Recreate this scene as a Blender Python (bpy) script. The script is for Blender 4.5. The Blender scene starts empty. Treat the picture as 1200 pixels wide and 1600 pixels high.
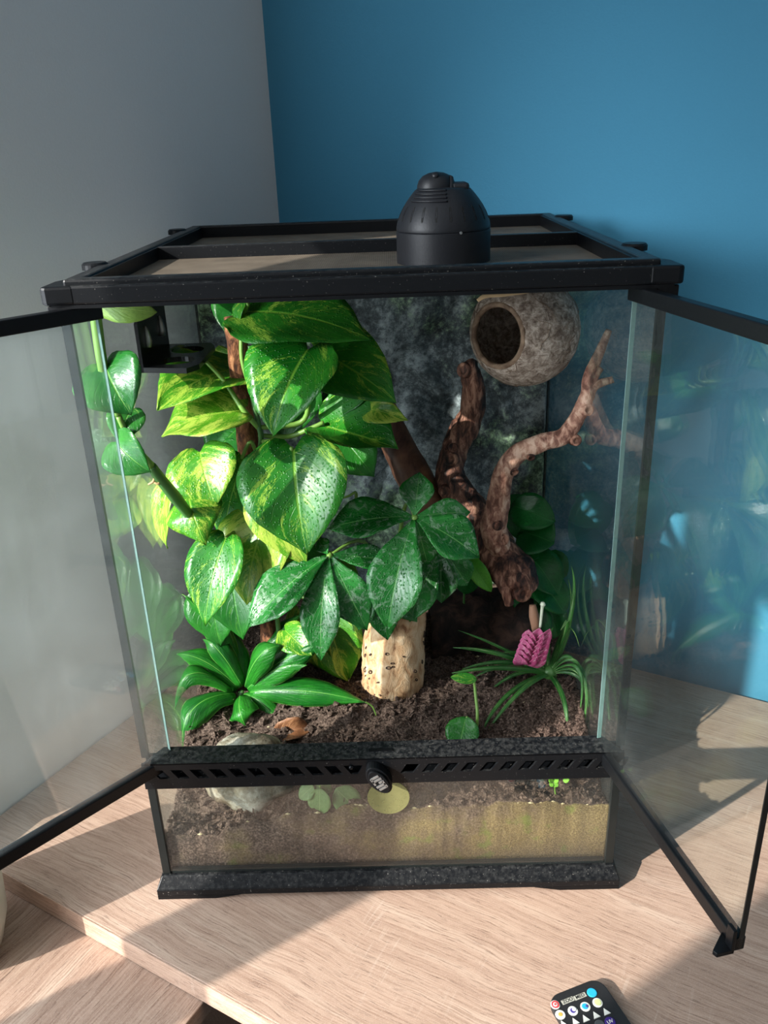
import bpy, bmesh, math, random
from mathutils import Vector, Matrix, noise
random.seed(7)
scene = bpy.context.scene
COL = scene.collection
V = Vector
PI = math.pi

# ------------------------------------------------------------------ camera
cd = bpy.data.cameras.new('camera'); cam = bpy.data.objects.new('camera', cd); COL.objects.link(cam)
cam.location = (0.0215, -0.6293, 0.6796)
cam.rotation_euler = (1.1616, 0.0347, 0.0025)
cd.sensor_fit = 'VERTICAL'; cd.sensor_height = 24.0; cd.lens = 1322.06 / 1600 * 24.0
cd.clip_start = 0.01; cd.clip_end = 100
scene.camera = cam

# ------------------------------------------------------------------ light
SUN_EL, SUN_AZ = math.radians(26.8), math.radians(33)
sdir = V((math.cos(SUN_EL) * math.cos(SUN_AZ), math.cos(SUN_EL) * math.sin(SUN_AZ), -math.sin(SUN_EL)))
sl = bpy.data.lights.new('sun', 'SUN'); sun = bpy.data.objects.new('sun', sl); COL.objects.link(sun)
sun.rotation_euler = sdir.to_track_quat('-Z', 'Y').to_euler()
sun.location = (-3, -2, 3)
sl.energy = 6.9; sl.angle = math.radians(0.6); sl.color = (1.0, 0.95, 0.88)

# soft hazy-sky lamp, added below the sun to brighten the blue wall
hl = bpy.data.lights.new('added_sky_glow', 'SUN'); hz_ = bpy.data.objects.new('added_sky_glow', hl); COL.objects.link(hz_)
hz_.rotation_euler = V((math.cos(SUN_AZ), math.sin(SUN_AZ), -.25)).to_track_quat('-Z', 'Y').to_euler(); hz_.location = (-3.2, -2, 3)
hl.energy = 3.5; hl.angle = math.radians(22); hl.color = (0.93, 0.97, 1.0)

wd = bpy.data.worlds.new('world'); scene.world = wd; wd.use_nodes = True
wd.node_tree.nodes['Background'].inputs[0].default_value = (0.75, 0.86, 1.0, 1)
wd.node_tree.nodes['Background'].inputs[1].default_value = 1.2

# room frame: corner C, b runs along the blue wall, g runs along the grey wall (towards the window)
C = V((-0.1358, 0.6536, 0)); b = V((0.8704, -0.4924, 0)); g = V((-0.4924, -0.8704, 0))
def room(s, r, z): return C + g * s + b * r + V((0, 0, z))
WIN = (0.70, 1.94, 0.05, 1.36)      # window opening along the grey wall: s0, s1, z0, z1

al = bpy.data.lights.new('window_daylight', 'AREA'); ao = bpy.data.objects.new('window_daylight', al); COL.objects.link(ao)
al.shape = 'RECTANGLE'; al.size = WIN[1] - WIN[0] - .04; al.size_y = WIN[3] - WIN[2] - .04
ao.location = room((WIN[0] + WIN[1]) / 2, 0.012, (WIN[2] + WIN[3]) / 2)
ao.rotation_euler = Matrix((g, V((0, 0, 1)), -b)).transposed().to_euler() if g.cross(V((0, 0, 1))).dot(-b) > 0 else Matrix((-g, V((0, 0, 1)), -b)).transposed().to_euler()
al.energy = 20.0; al.color = (0.86, 0.93, 1.0)

vs = scene.view_settings
vs.view_transform = 'Standard'; vs.look = 'None'; vs.gamma = 1; vs.use_curve_mapping = False
vs.exposure = 0.25
try:
    scene.cycles.transparent_max_bounces = 32; scene.cycles.max_bounces = 10
except Exception: pass

# ------------------------------------------------------------------ helpers
def prop(o, label=None, cat=None, group=None, kind=None):
    if label: o['label'] = label
    if cat: o['category'] = cat
    if group: o['group'] = group
    if kind: o['kind'] = kind
    return o
def empty(name, loc, label, cat, group=None):
    o = bpy.data.objects.new(name, None); COL.objects.link(o); o.location = loc; o.empty_display_size = .02
    return prop(o, label, cat, group)
def link(name, me, mat, parent=None, smooth=False):
    o = bpy.data.objects.new(name, me); COL.objects.link(o)
    if mat and not me.materials: me.materials.append(mat)
    if smooth:
        for p in me.polygons: p.use_smooth = True
    if parent:
        o.parent = parent
        o.matrix_parent_inverse = WM(parent).inverted()
    return o
def WM(o):
    m = Matrix.LocRotScale(o.location, o.rotation_euler, o.scale)
    if o.parent: m = WM(o.parent) @ o.matrix_parent_inverse @ m
    return m

class MB:
    def __init__(s): s.v = []; s.f = []
    def add(s, vs_, fs): n = len(s.v); s.v += [tuple(p) for p in vs_]; s.f += [tuple(i + n for i in q) for q in fs]; return s
    def box(s, c, size, rot=None):
        c = V(c); P = []
        for z in (-.5, .5):
            for x, y in ((-.5, -.5), (.5, -.5), (.5, .5), (-.5, .5)):
                p = V((x * size[0], y * size[1], z * size[2])); P.append(c + (rot @ p if rot else p))
        return s.add(P, [(3, 2, 1, 0), (4, 5, 6, 7), (0, 1, 5, 4), (1, 2, 6, 5), (2, 3, 7, 6), (3, 0, 4, 7)])
    def bx(s, x0, x1, y0, y1, z0, z1): return s.box(((x0 + x1) / 2, (y0 + y1) / 2, (z0 + z1) / 2), (x1 - x0, y1 - y0, z1 - z0))
    def prism(s, poly, d):        # planar polygon extruded by vector d
        n = len(poly); d = V(d); P = [V(p) for p in poly]
        return s.add(P + [p + d for p in P], [tuple(range(n))[::-1], tuple(range(n, 2 * n))] + [(i, (i + 1) % n, (i + 1) % n + n, i + n) for i in range(n)])
    def lathe(s, prof, c, axis=(0, 0, 1), n=40, cap=True, sq=1.0):
        a = V(axis).normalized(); q = V((0, 0, 1)).rotation_difference(a); c = V(c); P = []; F = []
        for r, z in prof:
            for i in range(n):
                t = 2 * PI * i / n; P.append(c + q @ V((r * math.cos(t), r * sq * math.sin(t), z)))
        for k in range(len(prof) - 1):
            for i in range(n): j = (i + 1) % n; F.append((k * n + i, k * n + j, (k + 1) * n + j, (k + 1) * n + i))
        if cap:
            F.append(tuple(range(n))[::-1]); F.append(tuple(range((len(prof) - 1) * n, len(prof) * n)))
        return s.add(P, F)
    def tube(s, pts, n=8, steps=5, gnarl=0, gf=40, flat=1.0):
        q = [V(p[:3]) for p in pts]; rr = [p[3] for p in pts]; path = []; rad = []
        for i in range(len(q) - 1):
            p0 = q[max(i - 1, 0)]; p1 = q[i]; p2 = q[i + 1]; p3 = q[min(i + 2, len(q) - 1)]
            for k in range(steps):
                t = k / steps
                path.append(.5 * ((2 * p1) + (p2 - p0) * t + (2 * p0 - 5 * p1 + 4 * p2 - p3) * t * t + (3 * p1 - p0 - 3 * p2 + p3) * t ** 3))
                rad.append(rr[i] * (1 - t) + rr[i + 1] * t)
        path.append(q[-1]); rad.append(rr[-1]); P = []; F = []; up = None
        for i, p in enumerate(path):
            d = (path[min(i + 1, len(path) - 1)] - path[max(i - 1, 0)]).normalized()
            if up is None: up = d.orthogonal().normalized()
            up = (up - d * up.dot(d)).normalized(); sd = d.cross(up)
            for j in range(n):
                t = 2 * PI * j / n; e = up * math.cos(t) + sd * math.sin(t) * flat; r = rad[i]
                if gnarl:
                    w = p + e * r
                    r *= 1 + gnarl * (noise.noise(w * gf) + .5 * noise.noise(w * gf * 2.7)) + gnarl * .35 * math.sin(3 * t + i * .3)
                P.append(p + e * r)
        m = len(path)
        for i in range(m - 1):
            for j in range(n): k = (j + 1) % n; F.append((i * n + j, i * n + k, (i + 1) * n + k, (i + 1) * n + j))
        F.append(tuple(range(n))[::-1]); F.append(tuple(range((m - 1) * n, m * n)))
        return s.add(P, F)
    def mesh(s, name):
        me = bpy.data.meshes.new(name); me.from_pydata(s.v, [], s.f)
        bm = bmesh.new(); bm.from_mesh(me); bmesh.ops.recalc_face_normals(bm, faces=bm.faces); bm.to_mesh(me); bm.free()
        return me
    def build(s, name, mat, parent=None, smooth=False, bevel=0):
        o = link(name, s.mesh(name), mat, parent, smooth)
        if bevel:
            m = o.modifiers.new('bevel', 'BEVEL'); m.width = bevel; m.segments = 2; m.limit_method = 'ANGLE'; m.angle_limit = .6
        return o

def interp(tab, u):
    for (a, x), (c, y) in zip(tab, tab[1:]):
        if u <= c:
            t = (u - a) / (c - a); t = t * t * (3 - 2 * t) * .35 + t * .65
            return x + (y - x) * t
    return tab[-1][1]
SHAPE = {
    'heart': [(0, .66), (.08, .86), (.2, .99), (.3, 1), (.45, .93), (.6, .76), (.75, .5), (.87, .25), (.95, .09), (1, 0)],
    'obovate': [(0, .04), (.15, .32), (.35, .76), (.5, .97), (.58, 1), (.7, .88), (.82, .57), (.92, .25), (1, 0)],
    'oval': [(0, .1), (.06, .45), (.2, .85), (.42, 1), (.62, .92), (.8, .66), (.92, .34), (1, .0)],
    'blade': [(0, .5), (.15, .68), (.35, .95), (.48, 1), (.65, .82), (.8, .5), (.92, .18), (1, 0)],
    'strap': [(0, 1), (.3, .9), (.6, .7), (.85, .4), (1, .04)],
}
def leaf(parent, base, tip, w, mat, shape='heart', roll=0, arc=.08, fold=.1, lobe=.14, wave=.02, hint=(-.2, -.7, .65), name='leaf', nu=14, nv=8, sag=None, curl=0):
    base = V(base); tip = V(tip); a = tip - base; L = a.length; a.normalize(); h = V(hint)
    n = (h - a * h.dot(a)).normalized(); n = Matrix.Rotation(math.radians(roll), 3, a) @ n; sd = a.cross(n)
    mid = (base + tip) / 2 + (V(sag) if sag else n * arc * L)
    ctl = mid * 2 - (base + tip) / 2
    tab = SHAPE[shape]; P = []; U = []; F = []; ph = random.random() * 6
    for i in range(nu + 1):
        u = i / nu
        c = base * (1 - u) ** 2 + ctl * 2 * u * (1 - u) + tip * u * u
        t = ((ctl - base) * 2 * (1 - u) + (tip - ctl) * 2 * u).normalized(); nn = sd.cross(t).normalized() * -1
        if nn.dot(n) < 0 and not sag: nn = -nn
        hw = interp(tab, u) * w / 2
        for j in range(nv + 1):
            v = -1 + 2 * j / nv; av = abs(v); k = 0
            if shape == 'heart': k = -lobe * L * (1 - u) ** 2.2 * math.sin(PI * min(1, av ** .85)) ** .8 if av < 1 else 0
            z = fold * hw * 2 * (av ** 1.25 - .25) + wave * w * math.sin(u * 11 + ph + v) * av ** 2 - curl * hw * 2 * av ** 3
            P.append(c + sd * v * hw + t * k + nn * z); U.append((u, (v + 1) / 2))
    for i in range(nu):
        for j in range(nv):
            q = i * (nv + 1) + j; F.append((q, q + nv + 1, q + nv + 2, q + 1))
    me = bpy.data.meshes.new(name); me.from_pydata([tuple(p) for p in P], [], F)
    uv = me.uv_layers.new(name='uv')
    for lp in me.loops: uv.data[lp.index].uv = U[lp.vertex_index]
    o = link(name, me, mat, parent, True)
    m = o.modifiers.new('thick', 'SOLIDIFY'); m.thickness = .0007; m.offset = 0
    return o
def stem(parent, pts, mat, name='petiole', n=7, steps=5):
    return MB().tube(pts, n, steps).build(name, mat, parent, True)

# ------------------------------------------------------------------ materials
class NT:
    def __init__(s, name):
        s.m = bpy.data.materials.new(name); s.m.use_nodes = True; s.t = s.m.node_tree; s.t.nodes.clear()
        s.out = s.t.nodes.new('ShaderNodeOutputMaterial')
    def n(s, ty, ins=None, **kw):
        d = s.t.nodes.new('ShaderNode' + ty)
        for k, v in kw.items(): setattr(d, k, v)
        for k, v in (ins or {}).items():
            i = d.inputs[k]
            if hasattr(v, 'default_value') or isinstance(v, bpy.types.NodeSocket): s.t.links.new(v, i)
            else: i.default_value = v
        return d
    def math(s, op, a, c=0.0, clamp=False): return s.n('Math', {0: a, 1: c}, operation=op, use_clamp=clamp).outputs[0]
    def noise(s, vec, scale, detail=4, rough=.55, dist=0): return s.n('TexNoise', {'Vector': vec, 'Scale': scale, 'Detail': detail, 'Roughness': rough, 'Distortion': dist}).outputs[0]
    def ramp(s, fac, stops):
        d = s.n('ValToRGB', {0: fac}); e = d.color_ramp.elements
        while len(e) < len(stops): e.new(.5)
        for k, (p, c) in zip(e, stops): k.position = p; k.color = (*c, 1) if len(c) == 3 else c
        return d.outputs[0]
    def mix(s, fac, a, c, blend='MIX'):
        d = s.n('Mix', data_type='RGBA', blend_type=blend)
        for i, v in ((0, fac), (6, a), (7, c)):
            if isinstance(v, bpy.types.NodeSocket): s.t.links.new(v, d.inputs[i])
            else: d.inputs[i].default_value = (*v, 1) if isinstance(v, tuple) and len(v) == 3 else v
        return d.outputs[2]
    def bump(s, h, strength=.3, dist=.002, nrm=None):
        i = {'Height': h, 'Strength': strength, 'Distance': dist}
        if nrm: i['Normal'] = nrm
        return s.n('Bump', i).outputs[0]
    def bsdf(s, col, rough=.5, spec=.5, nrm=None, metal=0, **kw):
        i = {'Base Color': (*col, 1) if isinstance(col, tuple) else col, 'Roughness': rough, 'Specular IOR Level': spec, 'Metallic': metal}
        if nrm: i['Normal'] = nrm
        i.update(kw)
        return s.n('BsdfPrincipled', i)
    def done(s, sh): s.t.links.new(sh.outputs[0] if hasattr(sh, 'outputs') else sh, s.out.inputs[0]); return s.m
    def obj(s): return s.n('TexCoord').outputs['Object']
    def smooth(s, x, lo, hi): return s.n('MapRange', {0: x, 1: lo, 2: hi, 3: 0.0, 4: 1.0}, interpolation_type='SMOOTHSTEP').outputs[0]

def srgb(r, gg, bb):
    f = lambda c: (c / 255 / 12.92) if c <= 10 else ((c / 255 + .055) / 1.055) ** 2.4
    return (f(r), f(gg), f(bb))

def m_plain(name, col, rough=.5, var=.15, scale=60, bump=.0, spec=.5, metal=0):
    t = NT(name); co = t.obj(); nz = t.noise(co, scale, 5)
    c = t.mix(nz, tuple(k * (1 - var) for k in col), tuple(min(1, k * (1 + var)) for k in col))
    return t.done(t.bsdf(c, rough, spec, t.bump(nz, bump, .001) if bump else None, metal))
def m_wall(name, col, var):
    t = NT(name); co = t.obj(); big = t.noise(co, 2.5, 3); fine = t.noise(co, 420, 2); med = t.noise(co, 55, 4)
    c = t.mix(big, tuple(k * (1 - var) for k in col), tuple(k * (1 + var) for k in col))
    c = t.mix(t.math('MULTIPLY', fine, .18), c, tuple(k * .7 for k in col))
    h = t.math('ADD', t.math('MULTIPLY', fine, .5), med)
    return t.done(t.bsdf(c, .85, .25, t.bump(h, .22, .0015)))
def m_wood(name, ang, tone=1.0):
    t = NT(name); co = t.n('Mapping', {'Vector': t.obj(), 'Rotation': (0, 0, -ang)}).outputs[0]
    warp = t.noise(co, 5, 3); wv = t.n('VectorMath', {0: co, 1: t.n('CombineXYZ', {0: 0.0, 1: t.math('MULTIPLY', warp, .03), 2: 0.0}).outputs[0]}, operation='ADD').outputs[0]
    st = lambda sx, sy: t.n('Mapping', {'Vector': wv, 'Scale': (sx, sy, sy)}).outputs[0]
    broad = t.noise(st(2.5, 55), 1, 5, .6); fib = t.noise(st(11, 640), 1, 5, .75); pore = t.noise(st(52, 760), 1, 4, .65); crk = t.noise(st(14, 240), 1, 3, .6)
    ray = t.noise(st(260, 22), 1, 3); patch = t.noise(co, 6, 3)
    c = t.ramp(broad, [(.28, srgb(168, 140, 122)), (.5, srgb(182, 154, 135)), (.72, srgb(196, 172, 153))])
    c = t.mix(t.smooth(fib, .42, .7), c, srgb(144, 115, 97))
    c = t.mix(t.math('MULTIPLY', t.smooth(pore, .54, .66), .6), c, srgb(116, 90, 76))
    c = t.mix(t.math('MULTIPLY', t.smooth(crk, .66, .72), .7), c, srgb(104, 80, 67))
    c = t.mix(t.math('MULTIPLY', t.smooth(t.noise(co, 900, 3), .5, .7), .35), c, srgb(206, 184, 166))
    hatch = t.math('MULTIPLY', t.smooth(ray, .56, .66), t.smooth(patch, .52, .66))
    c = t.mix(t.math('MULTIPLY', hatch, .22), c, srgb(214, 196, 180))
    if tone != 1: c = t.mix(1.0, c, (tone, tone, tone), 'MULTIPLY')
    h = t.math('SUBTRACT', 1.0, t.math('ADD', t.math('MULTIPLY', t.smooth(pore, .55, .7), .7), t.math('MULTIPLY', fib, .3)))
    return t.done(t.bsdf(c, .5, .35, t.bump(h, .35, .0008)))
def m_glass(name, tint, haze, streak=1.0):
    t = NT(name); co = t.obj()
    f = t.n('LayerWeight', {0: .5}).outputs['Facing']
    fr = t.math('ADD', .05, t.math('MULTIPLY', t.math('POWER', f, 5.0), .93))
    tr = t.n('BsdfTransparent', {0: (*tint, 1)}); gl = t.n('BsdfGlossy', {0: (1, 1, 1, 1), 1: .003})
    m1 = t.n('MixShader', {0: fr, 1: tr.outputs[0], 2: gl.outputs[0]})
    sp = t.smooth(t.noise(co, 900, 1), .66, .74); run = t.noise(t.n('Mapping', {'Vector': co, 'Scale': (60, 60, 4)}).outputs[0], 1, 4)
    pat = t.noise(co, 9, 4)
    hz = t.math('MULTIPLY', t.math('ADD', t.math('ADD', t.math('MULTIPLY', sp, .5 * streak), t.math('MULTIPLY', t.smooth(run, .5, .8), .5)), t.math('ADD', t.smooth(pat, .35, .75), .35)), haze)
    df = t.n('BsdfDiffuse', {0: (.86, .9, .88, 1)}); tl = t.n('BsdfTranslucent', {0: (.86, .9, .88, 1)})
    d2 = t.n('MixShader', {0: .5, 1: df.outputs[0], 2: tl.outputs[0]})
    return t.done(t.n('MixShader', {0: hz, 1: m1.outputs[0], 2: d2.outputs[0]}))
def m_leaf(name, dark, light, lime, amount, drops=.6, rough=.3, vein=.35, mottle=1.0, residue=0.0, trans=.3, vfreq=26, stripe=0.0):
    t = NT(name); tc = t.n('TexCoord'); uv = t.n('SeparateXYZ', {0: tc.outputs['UV']}); co = tc.outputs['Object']
    rnd = t.n('ObjectInfo').outputs['Random']
    u = uv.outputs[0]; v = t.math('SUBTRACT', t.math('MULTIPLY', uv.outputs[1], 2.0), 1.0); av = t.math('ABSOLUTE', v)
    p = t.math('SUBTRACT', u, t.math('MULTIPLY', av, .42))
    vec = t.n('CombineXYZ', {0: t.math('MULTIPLY', p, 9.0), 1: t.math('MULTIPLY', v, 1.8), 2: t.math('MULTIPLY', rnd, 60.0)}).outputs[0]
    sv = t.noise(vec, .75, 5, .6, .4)
    vec2 = t.n('CombineXYZ', {0: t.math('MULTIPLY', p, 40.0), 1: t.math('MULTIPLY', v, 9.0), 2: t.math('MULTIPLY', rnd, 31.0)}).outputs[0]
    mo = t.noise(vec2, 1.6, 6, .8)
    gfac = t.noise(co, 22, 3)
    c = t.mix(t.smooth(gfac, .3, .7), (*dark, 1), (*light, 1))
    if stripe:
        sn = t.noise(t.n('CombineXYZ', {0: t.math('MULTIPLY', u, 1.6), 1: t.math('MULTIPLY', v, 16.0), 2: t.math('MULTIPLY', rnd, 20.0)}).outputs[0], 1.0, 4, .6)
        c = t.mix(t.math('MULTIPLY', t.smooth(sn, .42, .62), stripe), c, (*[k * .45 for k in dark], 1))
        edge = t.smooth(av, .93, .985); c = t.mix(t.math('MULTIPLY', edge, .6), c, (*lime, 1))  # paler rim puts a lit leaf edge into the colour
    fq = t.noise(co, 420, 3, .6); c = t.mix(t.math('MULTIPLY', t.smooth(fq, .45, .7), .3), c, (*[k * .55 for k in dark], 1))
    th = .66 - amount * .4
    vf = t.smooth(t.math('ADD', sv, t.math('MULTIPLY', t.math('SUBTRACT', mo, .5), .75 * mottle)), th, th + .12)
    if amount > 0: c = t.mix(t.math('MULTIPLY', vf, .92), c, (*lime, 1))
    rib = t.math('SUBTRACT', 1.0, t.smooth(av, .012, .045))
    vs_ = t.math('SINE', t.math('MULTIPLY', t.math('ADD', p, t.math('MULTIPLY', av, -.12)), vfreq * 2.0)); vl = t.smooth(vs_, .93, 1.0)
    c = t.mix(t.math('MULTIPLY', rib, .7), c, (*[min(1, k * .5 + q * .6) for k, q in zip(light, lime)], 1))
    c = t.mix(t.math('MULTIPLY', vl, vein * .5), c, (*[min(1, k * .5 + q * .4) for k, q in zip(light, lime)], 1))
    ro = rough
    if residue:
        rs = t.smooth(t.noise(co, 95, 6, .7, 1.5), .5, .66); c = t.mix(t.math('MULTIPLY', rs, residue), c, (.62, .72, .62, 1))
    h = t.math('SUBTRACT', t.math('MULTIPLY', t.noise(vec, 1.6, 3), .6), t.math('ADD', t.math('MULTIPLY', rib, .5), t.math('MULTIPLY', vl, .18)))
    nr = t.bump(t.math('ADD', h, t.math('MULTIPLY', t.noise(co, 150, 3), .35)), .5, .0014)
    if drops:
        vo = t.n('TexVoronoi', {'Vector': co, 'Scale': 380.0, 'Randomness': 1.0})
        sel = t.smooth(t.n('SeparateXYZ', {0: vo.outputs['Color']}).outputs[0], .45, .5)
        dm = t.math('MULTIPLY', t.math('SUBTRACT', 1.0, t.smooth(vo.outputs['Distance'], .12, .42)), sel)
        nr = t.bump(dm, drops * .6, .0006, nr)
    bs = t.bsdf(c, ro, .5, nr)
    tl = t.n('BsdfTranslucent', {0: t.mix(1.0, c, (1.0, 1.0, .55), 'MULTIPLY')})
    return t.done(t.n('MixShader', {0: trans, 1: bs.outputs[0], 2: tl.outputs[0]}))
def m_bark(name, cols, rough=.75, along=(1, 1, .3), scale=60, bump=.8, dist=.003):
    t = NT(name); co = t.n('Mapping', {'Vector': t.obj(), 'Scale': along}).outputs[0]
    a = t.noise(co, scale, 8, .65, .6); c2 = t.noise(co, scale * .25, 3)
    f = t.math('ADD', t.math('MULTIPLY', a, .65), t.math('MULTIPLY', c2, .35))
    k = len(cols); c = t.ramp(f, [(.40 + .2 * i / (k - 1), cols[i]) for i in range(k)])
    return t.done(t.bsdf(c, rough, .35, t.bump(a, bump, dist)))

MT = {}
MT['grey_wall'] = m_wall('grey_plaster', srgb(224, 225, 224), .03)
MT['blue_wall'] = m_wall('blue_paint', srgb(72, 140, 172), .04)
MT['white_wall'] = m_wall('white_plaster', srgb(236, 234, 230), .03)
MT['floor'] = m_plain('dark_floor', srgb(120, 100, 88), .5)
MT['table'] = m_wood('oak_laminate', math.radians(-29.5)); MT['board'] = m_wood('oak_laminate_board', math.radians(60.5), .94)
MT['black'] = m_plain('black_plastic', (.004, .0046, .0056), .4, .3, 300, .12, .22)
MT['seal'] = m_plain('black_silicone', (.008, .011, .011), .35, .3, 80, .2, .35)
def m_dusty():
    t = NT('dusty_black_plastic'); co = t.obj(); nrm = t.n('SeparateXYZ', {0: t.n('NewGeometry').outputs['Normal']}).outputs[2]
    d = t.math('MULTIPLY', t.smooth(nrm, .3, .95), t.smooth(t.noise(co, 240, 4, .7), .38, .75))
    c = t.mix(t.math('MULTIPLY', d, .2), (.004, .0048, .006), (.2, .2, .19))
    c = t.mix(t.math('MULTIPLY', t.smooth(t.noise(co, 700, 1), .71, .75), .3), c, (.4, .38, .34))
    return t.done(t.bsdf(c, .38, .24, t.bump(t.noise(co, 500, 2), .1, .0005)))
MT['dusty'] = m_dusty()
MT['glass'] = m_glass('tank_glass', (.955, .985, .97), .014)
MT['door_glass'] = m_glass('door_glass', (.95, .985, .972), .018); MT['dust_and_glare_glass'] = m_glass('dust_and_glare_door_glass', (.95, .98, .97), .055, .3)  # left door's extra haze stands for pale reflected light, besides real dirt
MT['front_glass'] = m_glass('front_glass', (.97, .985, .965), .016, 2)
MT['edge'] = m_plain('green_glass_edge', srgb(128, 158, 154), .2, .2, 100)

# ------------------------------------------------------------------ the room
RS, RR, Z0, Z1 = 3.4, 3.4, -.74, 1.72
def wallbox(name, s0, s1, r0, r1, z0, z1, mat, mb=None):
    m = mb or MB()
    m.prism([room(s0, r0, z0), room(s1, r0, z0), room(s1, r1, z0), room(s0, r1, z0)], (0, 0, z1 - z0))
    return m if mb else prop(m.build(name, mat), kind='structure')
ws = MB(); T = .06
for (s0, s1, z0, z1) in ((-T, WIN[0], Z0, Z1), (WIN[1], RS + T, Z0, Z1), (WIN[0], WIN[1], Z0, WIN[2]), (WIN[0], WIN[1], WIN[3], Z1)):
    wallbox('', s0, s1, -T, 0, z0, z1, None, ws)
prop(ws.build('wall_left', MT['grey_wall']), 'grey plastered wall on the left, holding the window', kind='structure')
prop(wallbox('wall_back', -T, 0, 0, RR, Z0, Z1, MT['blue_wall']), 'blue painted wall behind the terrarium')
wallbox('wall_front', RS, RS + T, 0, RR, Z0, Z1, MT['white_wall'])
wallbox('wall_right', -T, RS + T, RR, RR + T, Z0, Z1, MT['white_wall'])
wallbox('floor', -T, RS + T, -T, RR + T, Z0 - T, Z0, MT['floor'])
wallbox('ceiling', -T, RS + T, -T, RR + T, Z1, Z1 + T, MT['white_wall'])
MT['upvc'] = m_plain('white_window_frame', srgb(225, 226, 224), .35, .04)
win = prop(bpy.data.objects.new('window_1', None), kind='structure'); COL.objects.link(win); win.location = room(1.3, -.03, WIN[2])
wf = MB()
for (s0, s1, z0, z1) in ((WIN[0], WIN[0] + .012, WIN[2], WIN[3]), (WIN[1] - .012, WIN[1], WIN[2], WIN[3]), (WIN[0], WIN[1], WIN[2], WIN[2] + .012), (WIN[0], WIN[1], WIN[3] - .012, WIN[3])):
    wallbox('', s0, s1, -T, -.004, z0, z1, None, wf)
wf.build('window_frame', MT['upvc'], win)
mm = MB(); wallbox('', 1.265, 1.356, -T, -.002, WIN[2], WIN[3], None, mm); mm.build('mullion', MT['upvc'], win)
bl = MB(); wallbox('', WIN[0] + .013, 1.264, -.02, -.014, .93, WIN[3] - .013, None, bl); wallbox('', 1.357, WIN[1] - .013, -.02, -.014, .93, WIN[3] - .013, None, bl)
bl.build('added_blind', MT['white_wall'], win)  # out of view, added to keep sun and glow off the upper wall

# ------------------------------------------------------------------ desk boards
MT['band'] = m_wood('pale_edge_band', math.radians(-29.5), 1.22)
tb = MB().prism([room(.015, .004, -.025), room(.674, .004, -.025), room(.674, 2.1, -.025), room(.015, 2.1, -.025)], (0, 0, .025))
o = tb.build('desk_top', MT['table'], None, bevel=.0012); prop(o, 'light oak laminate desk top carrying the terrarium', 'desk top')
lb = MB().prism([room(.5, .006, -.048), room(2.3, .006, -.048), room(2.3, .345, -.048), room(.5, .345, -.048)], (0, 0, .022))
eb = MB().prism([room(.6742, .004, -.0248), room(.6752, .004, -.0248), room(.6752, 2.1, -.0248), room(.6742, 2.1, -.0248)], (0, 0, .0244)); eb.build('edge_band', MT['band'], o)
o = lb.build('side_board', MT['board'], None, bevel=.0012); prop(o, 'lower oak laminate board under the desk top, reaching to the bottom left', 'board')
for r, s in ((2.02, .1), (2.02, .6)):
    l = MB().prism([room(s - .025, r - .025, Z0), room(s + .025, r - .025, Z0), room(s + .025, r + .025, Z0), room(s - .025, r + .025, Z0)], (0, 0, -.025 - Z0))
    l.build('leg', MT['board'], bpy.data.objects['desk_top'])
sb = bpy.data.objects['side_board']
for s in (.56, 2.2):
    MB().prism([room(s - .012, .03, Z0), room(s + .012, .03, Z0), room(s + .012, .32, Z0), room(s - .012, .32, Z0)], (0, 0, -.048 - Z0)).build('support_panel', MT['board'], sb)

# ------------------------------------------------------------------ terrarium
tk = empty('terrarium', (0, .22, 0), 'tall glass terrarium with black frame and both front doors open', 'terrarium')
BK = MT['black']; DU = MT['dusty']; HW = .2225; YB = .444
# base
m = MB(); 
def ring(m, hw, y0, y1, z0, z1, wd, hw2=None, y02=None, y12=None):
    hw2 = hw2 or hw; y02 = y0 if y02 is None else y02; y12 = y1 if y12 is None else y12
    A = [(-hw, y0, z0), (hw, y0, z0), (hw, y1, z0), (-hw, y1, z0)]; B = [(-hw2, y02, z1), (hw2, y02, z1), (hw2, y12, z1), (-hw2, y12, z1)]
    ins = lambda q, z: [(-hw2 + wd, y02 + wd, z), (hw2 - wd, y02 + wd, z), (hw2 - wd, y12 - wd, z), (-hw2 + wd, y12 - wd, z)]
    m.add(A + B + ins(0, z1) + ins(0, z0), [(i, (i + 1) % 4, (i + 1) % 4 + 4, i + 4) for i in range(4)] + [(i + 4, (i + 1) % 4 + 4, (i + 1) % 4 + 8, i + 8) for i in range(4)]
          + [(i + 8, (i + 1) % 4 + 8, (i + 1) % 4 + 12, i + 12) for i in range(4)] + [(i + 12, (i + 1) % 4 + 12, (i + 1) % 4, i) for i in range(4)])
ring(m, .228, -.012, .448, .0045, .012, .02)
ring(m, .228, -.012, .448, .012, .022, .012, .2235, -.003, .446)
m.bx(-.22, .22, .0, .44, .0055, .0105)
m.build('base', DU, tk, bevel=.0008)
for sx in (-1, 1):
    for yy in (0, 1):
        y0, y1 = ((-.0118, .03) if yy == 0 else (.406, .4478))
        MB().prism([(sx * .2278, y0, .0044), (sx * .2278, y0, 0), (sx * .17, y0, 0), (sx * .145, y0, .0044)], (0, y1 - y0, 0)).build('foot', BK, tk)
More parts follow.
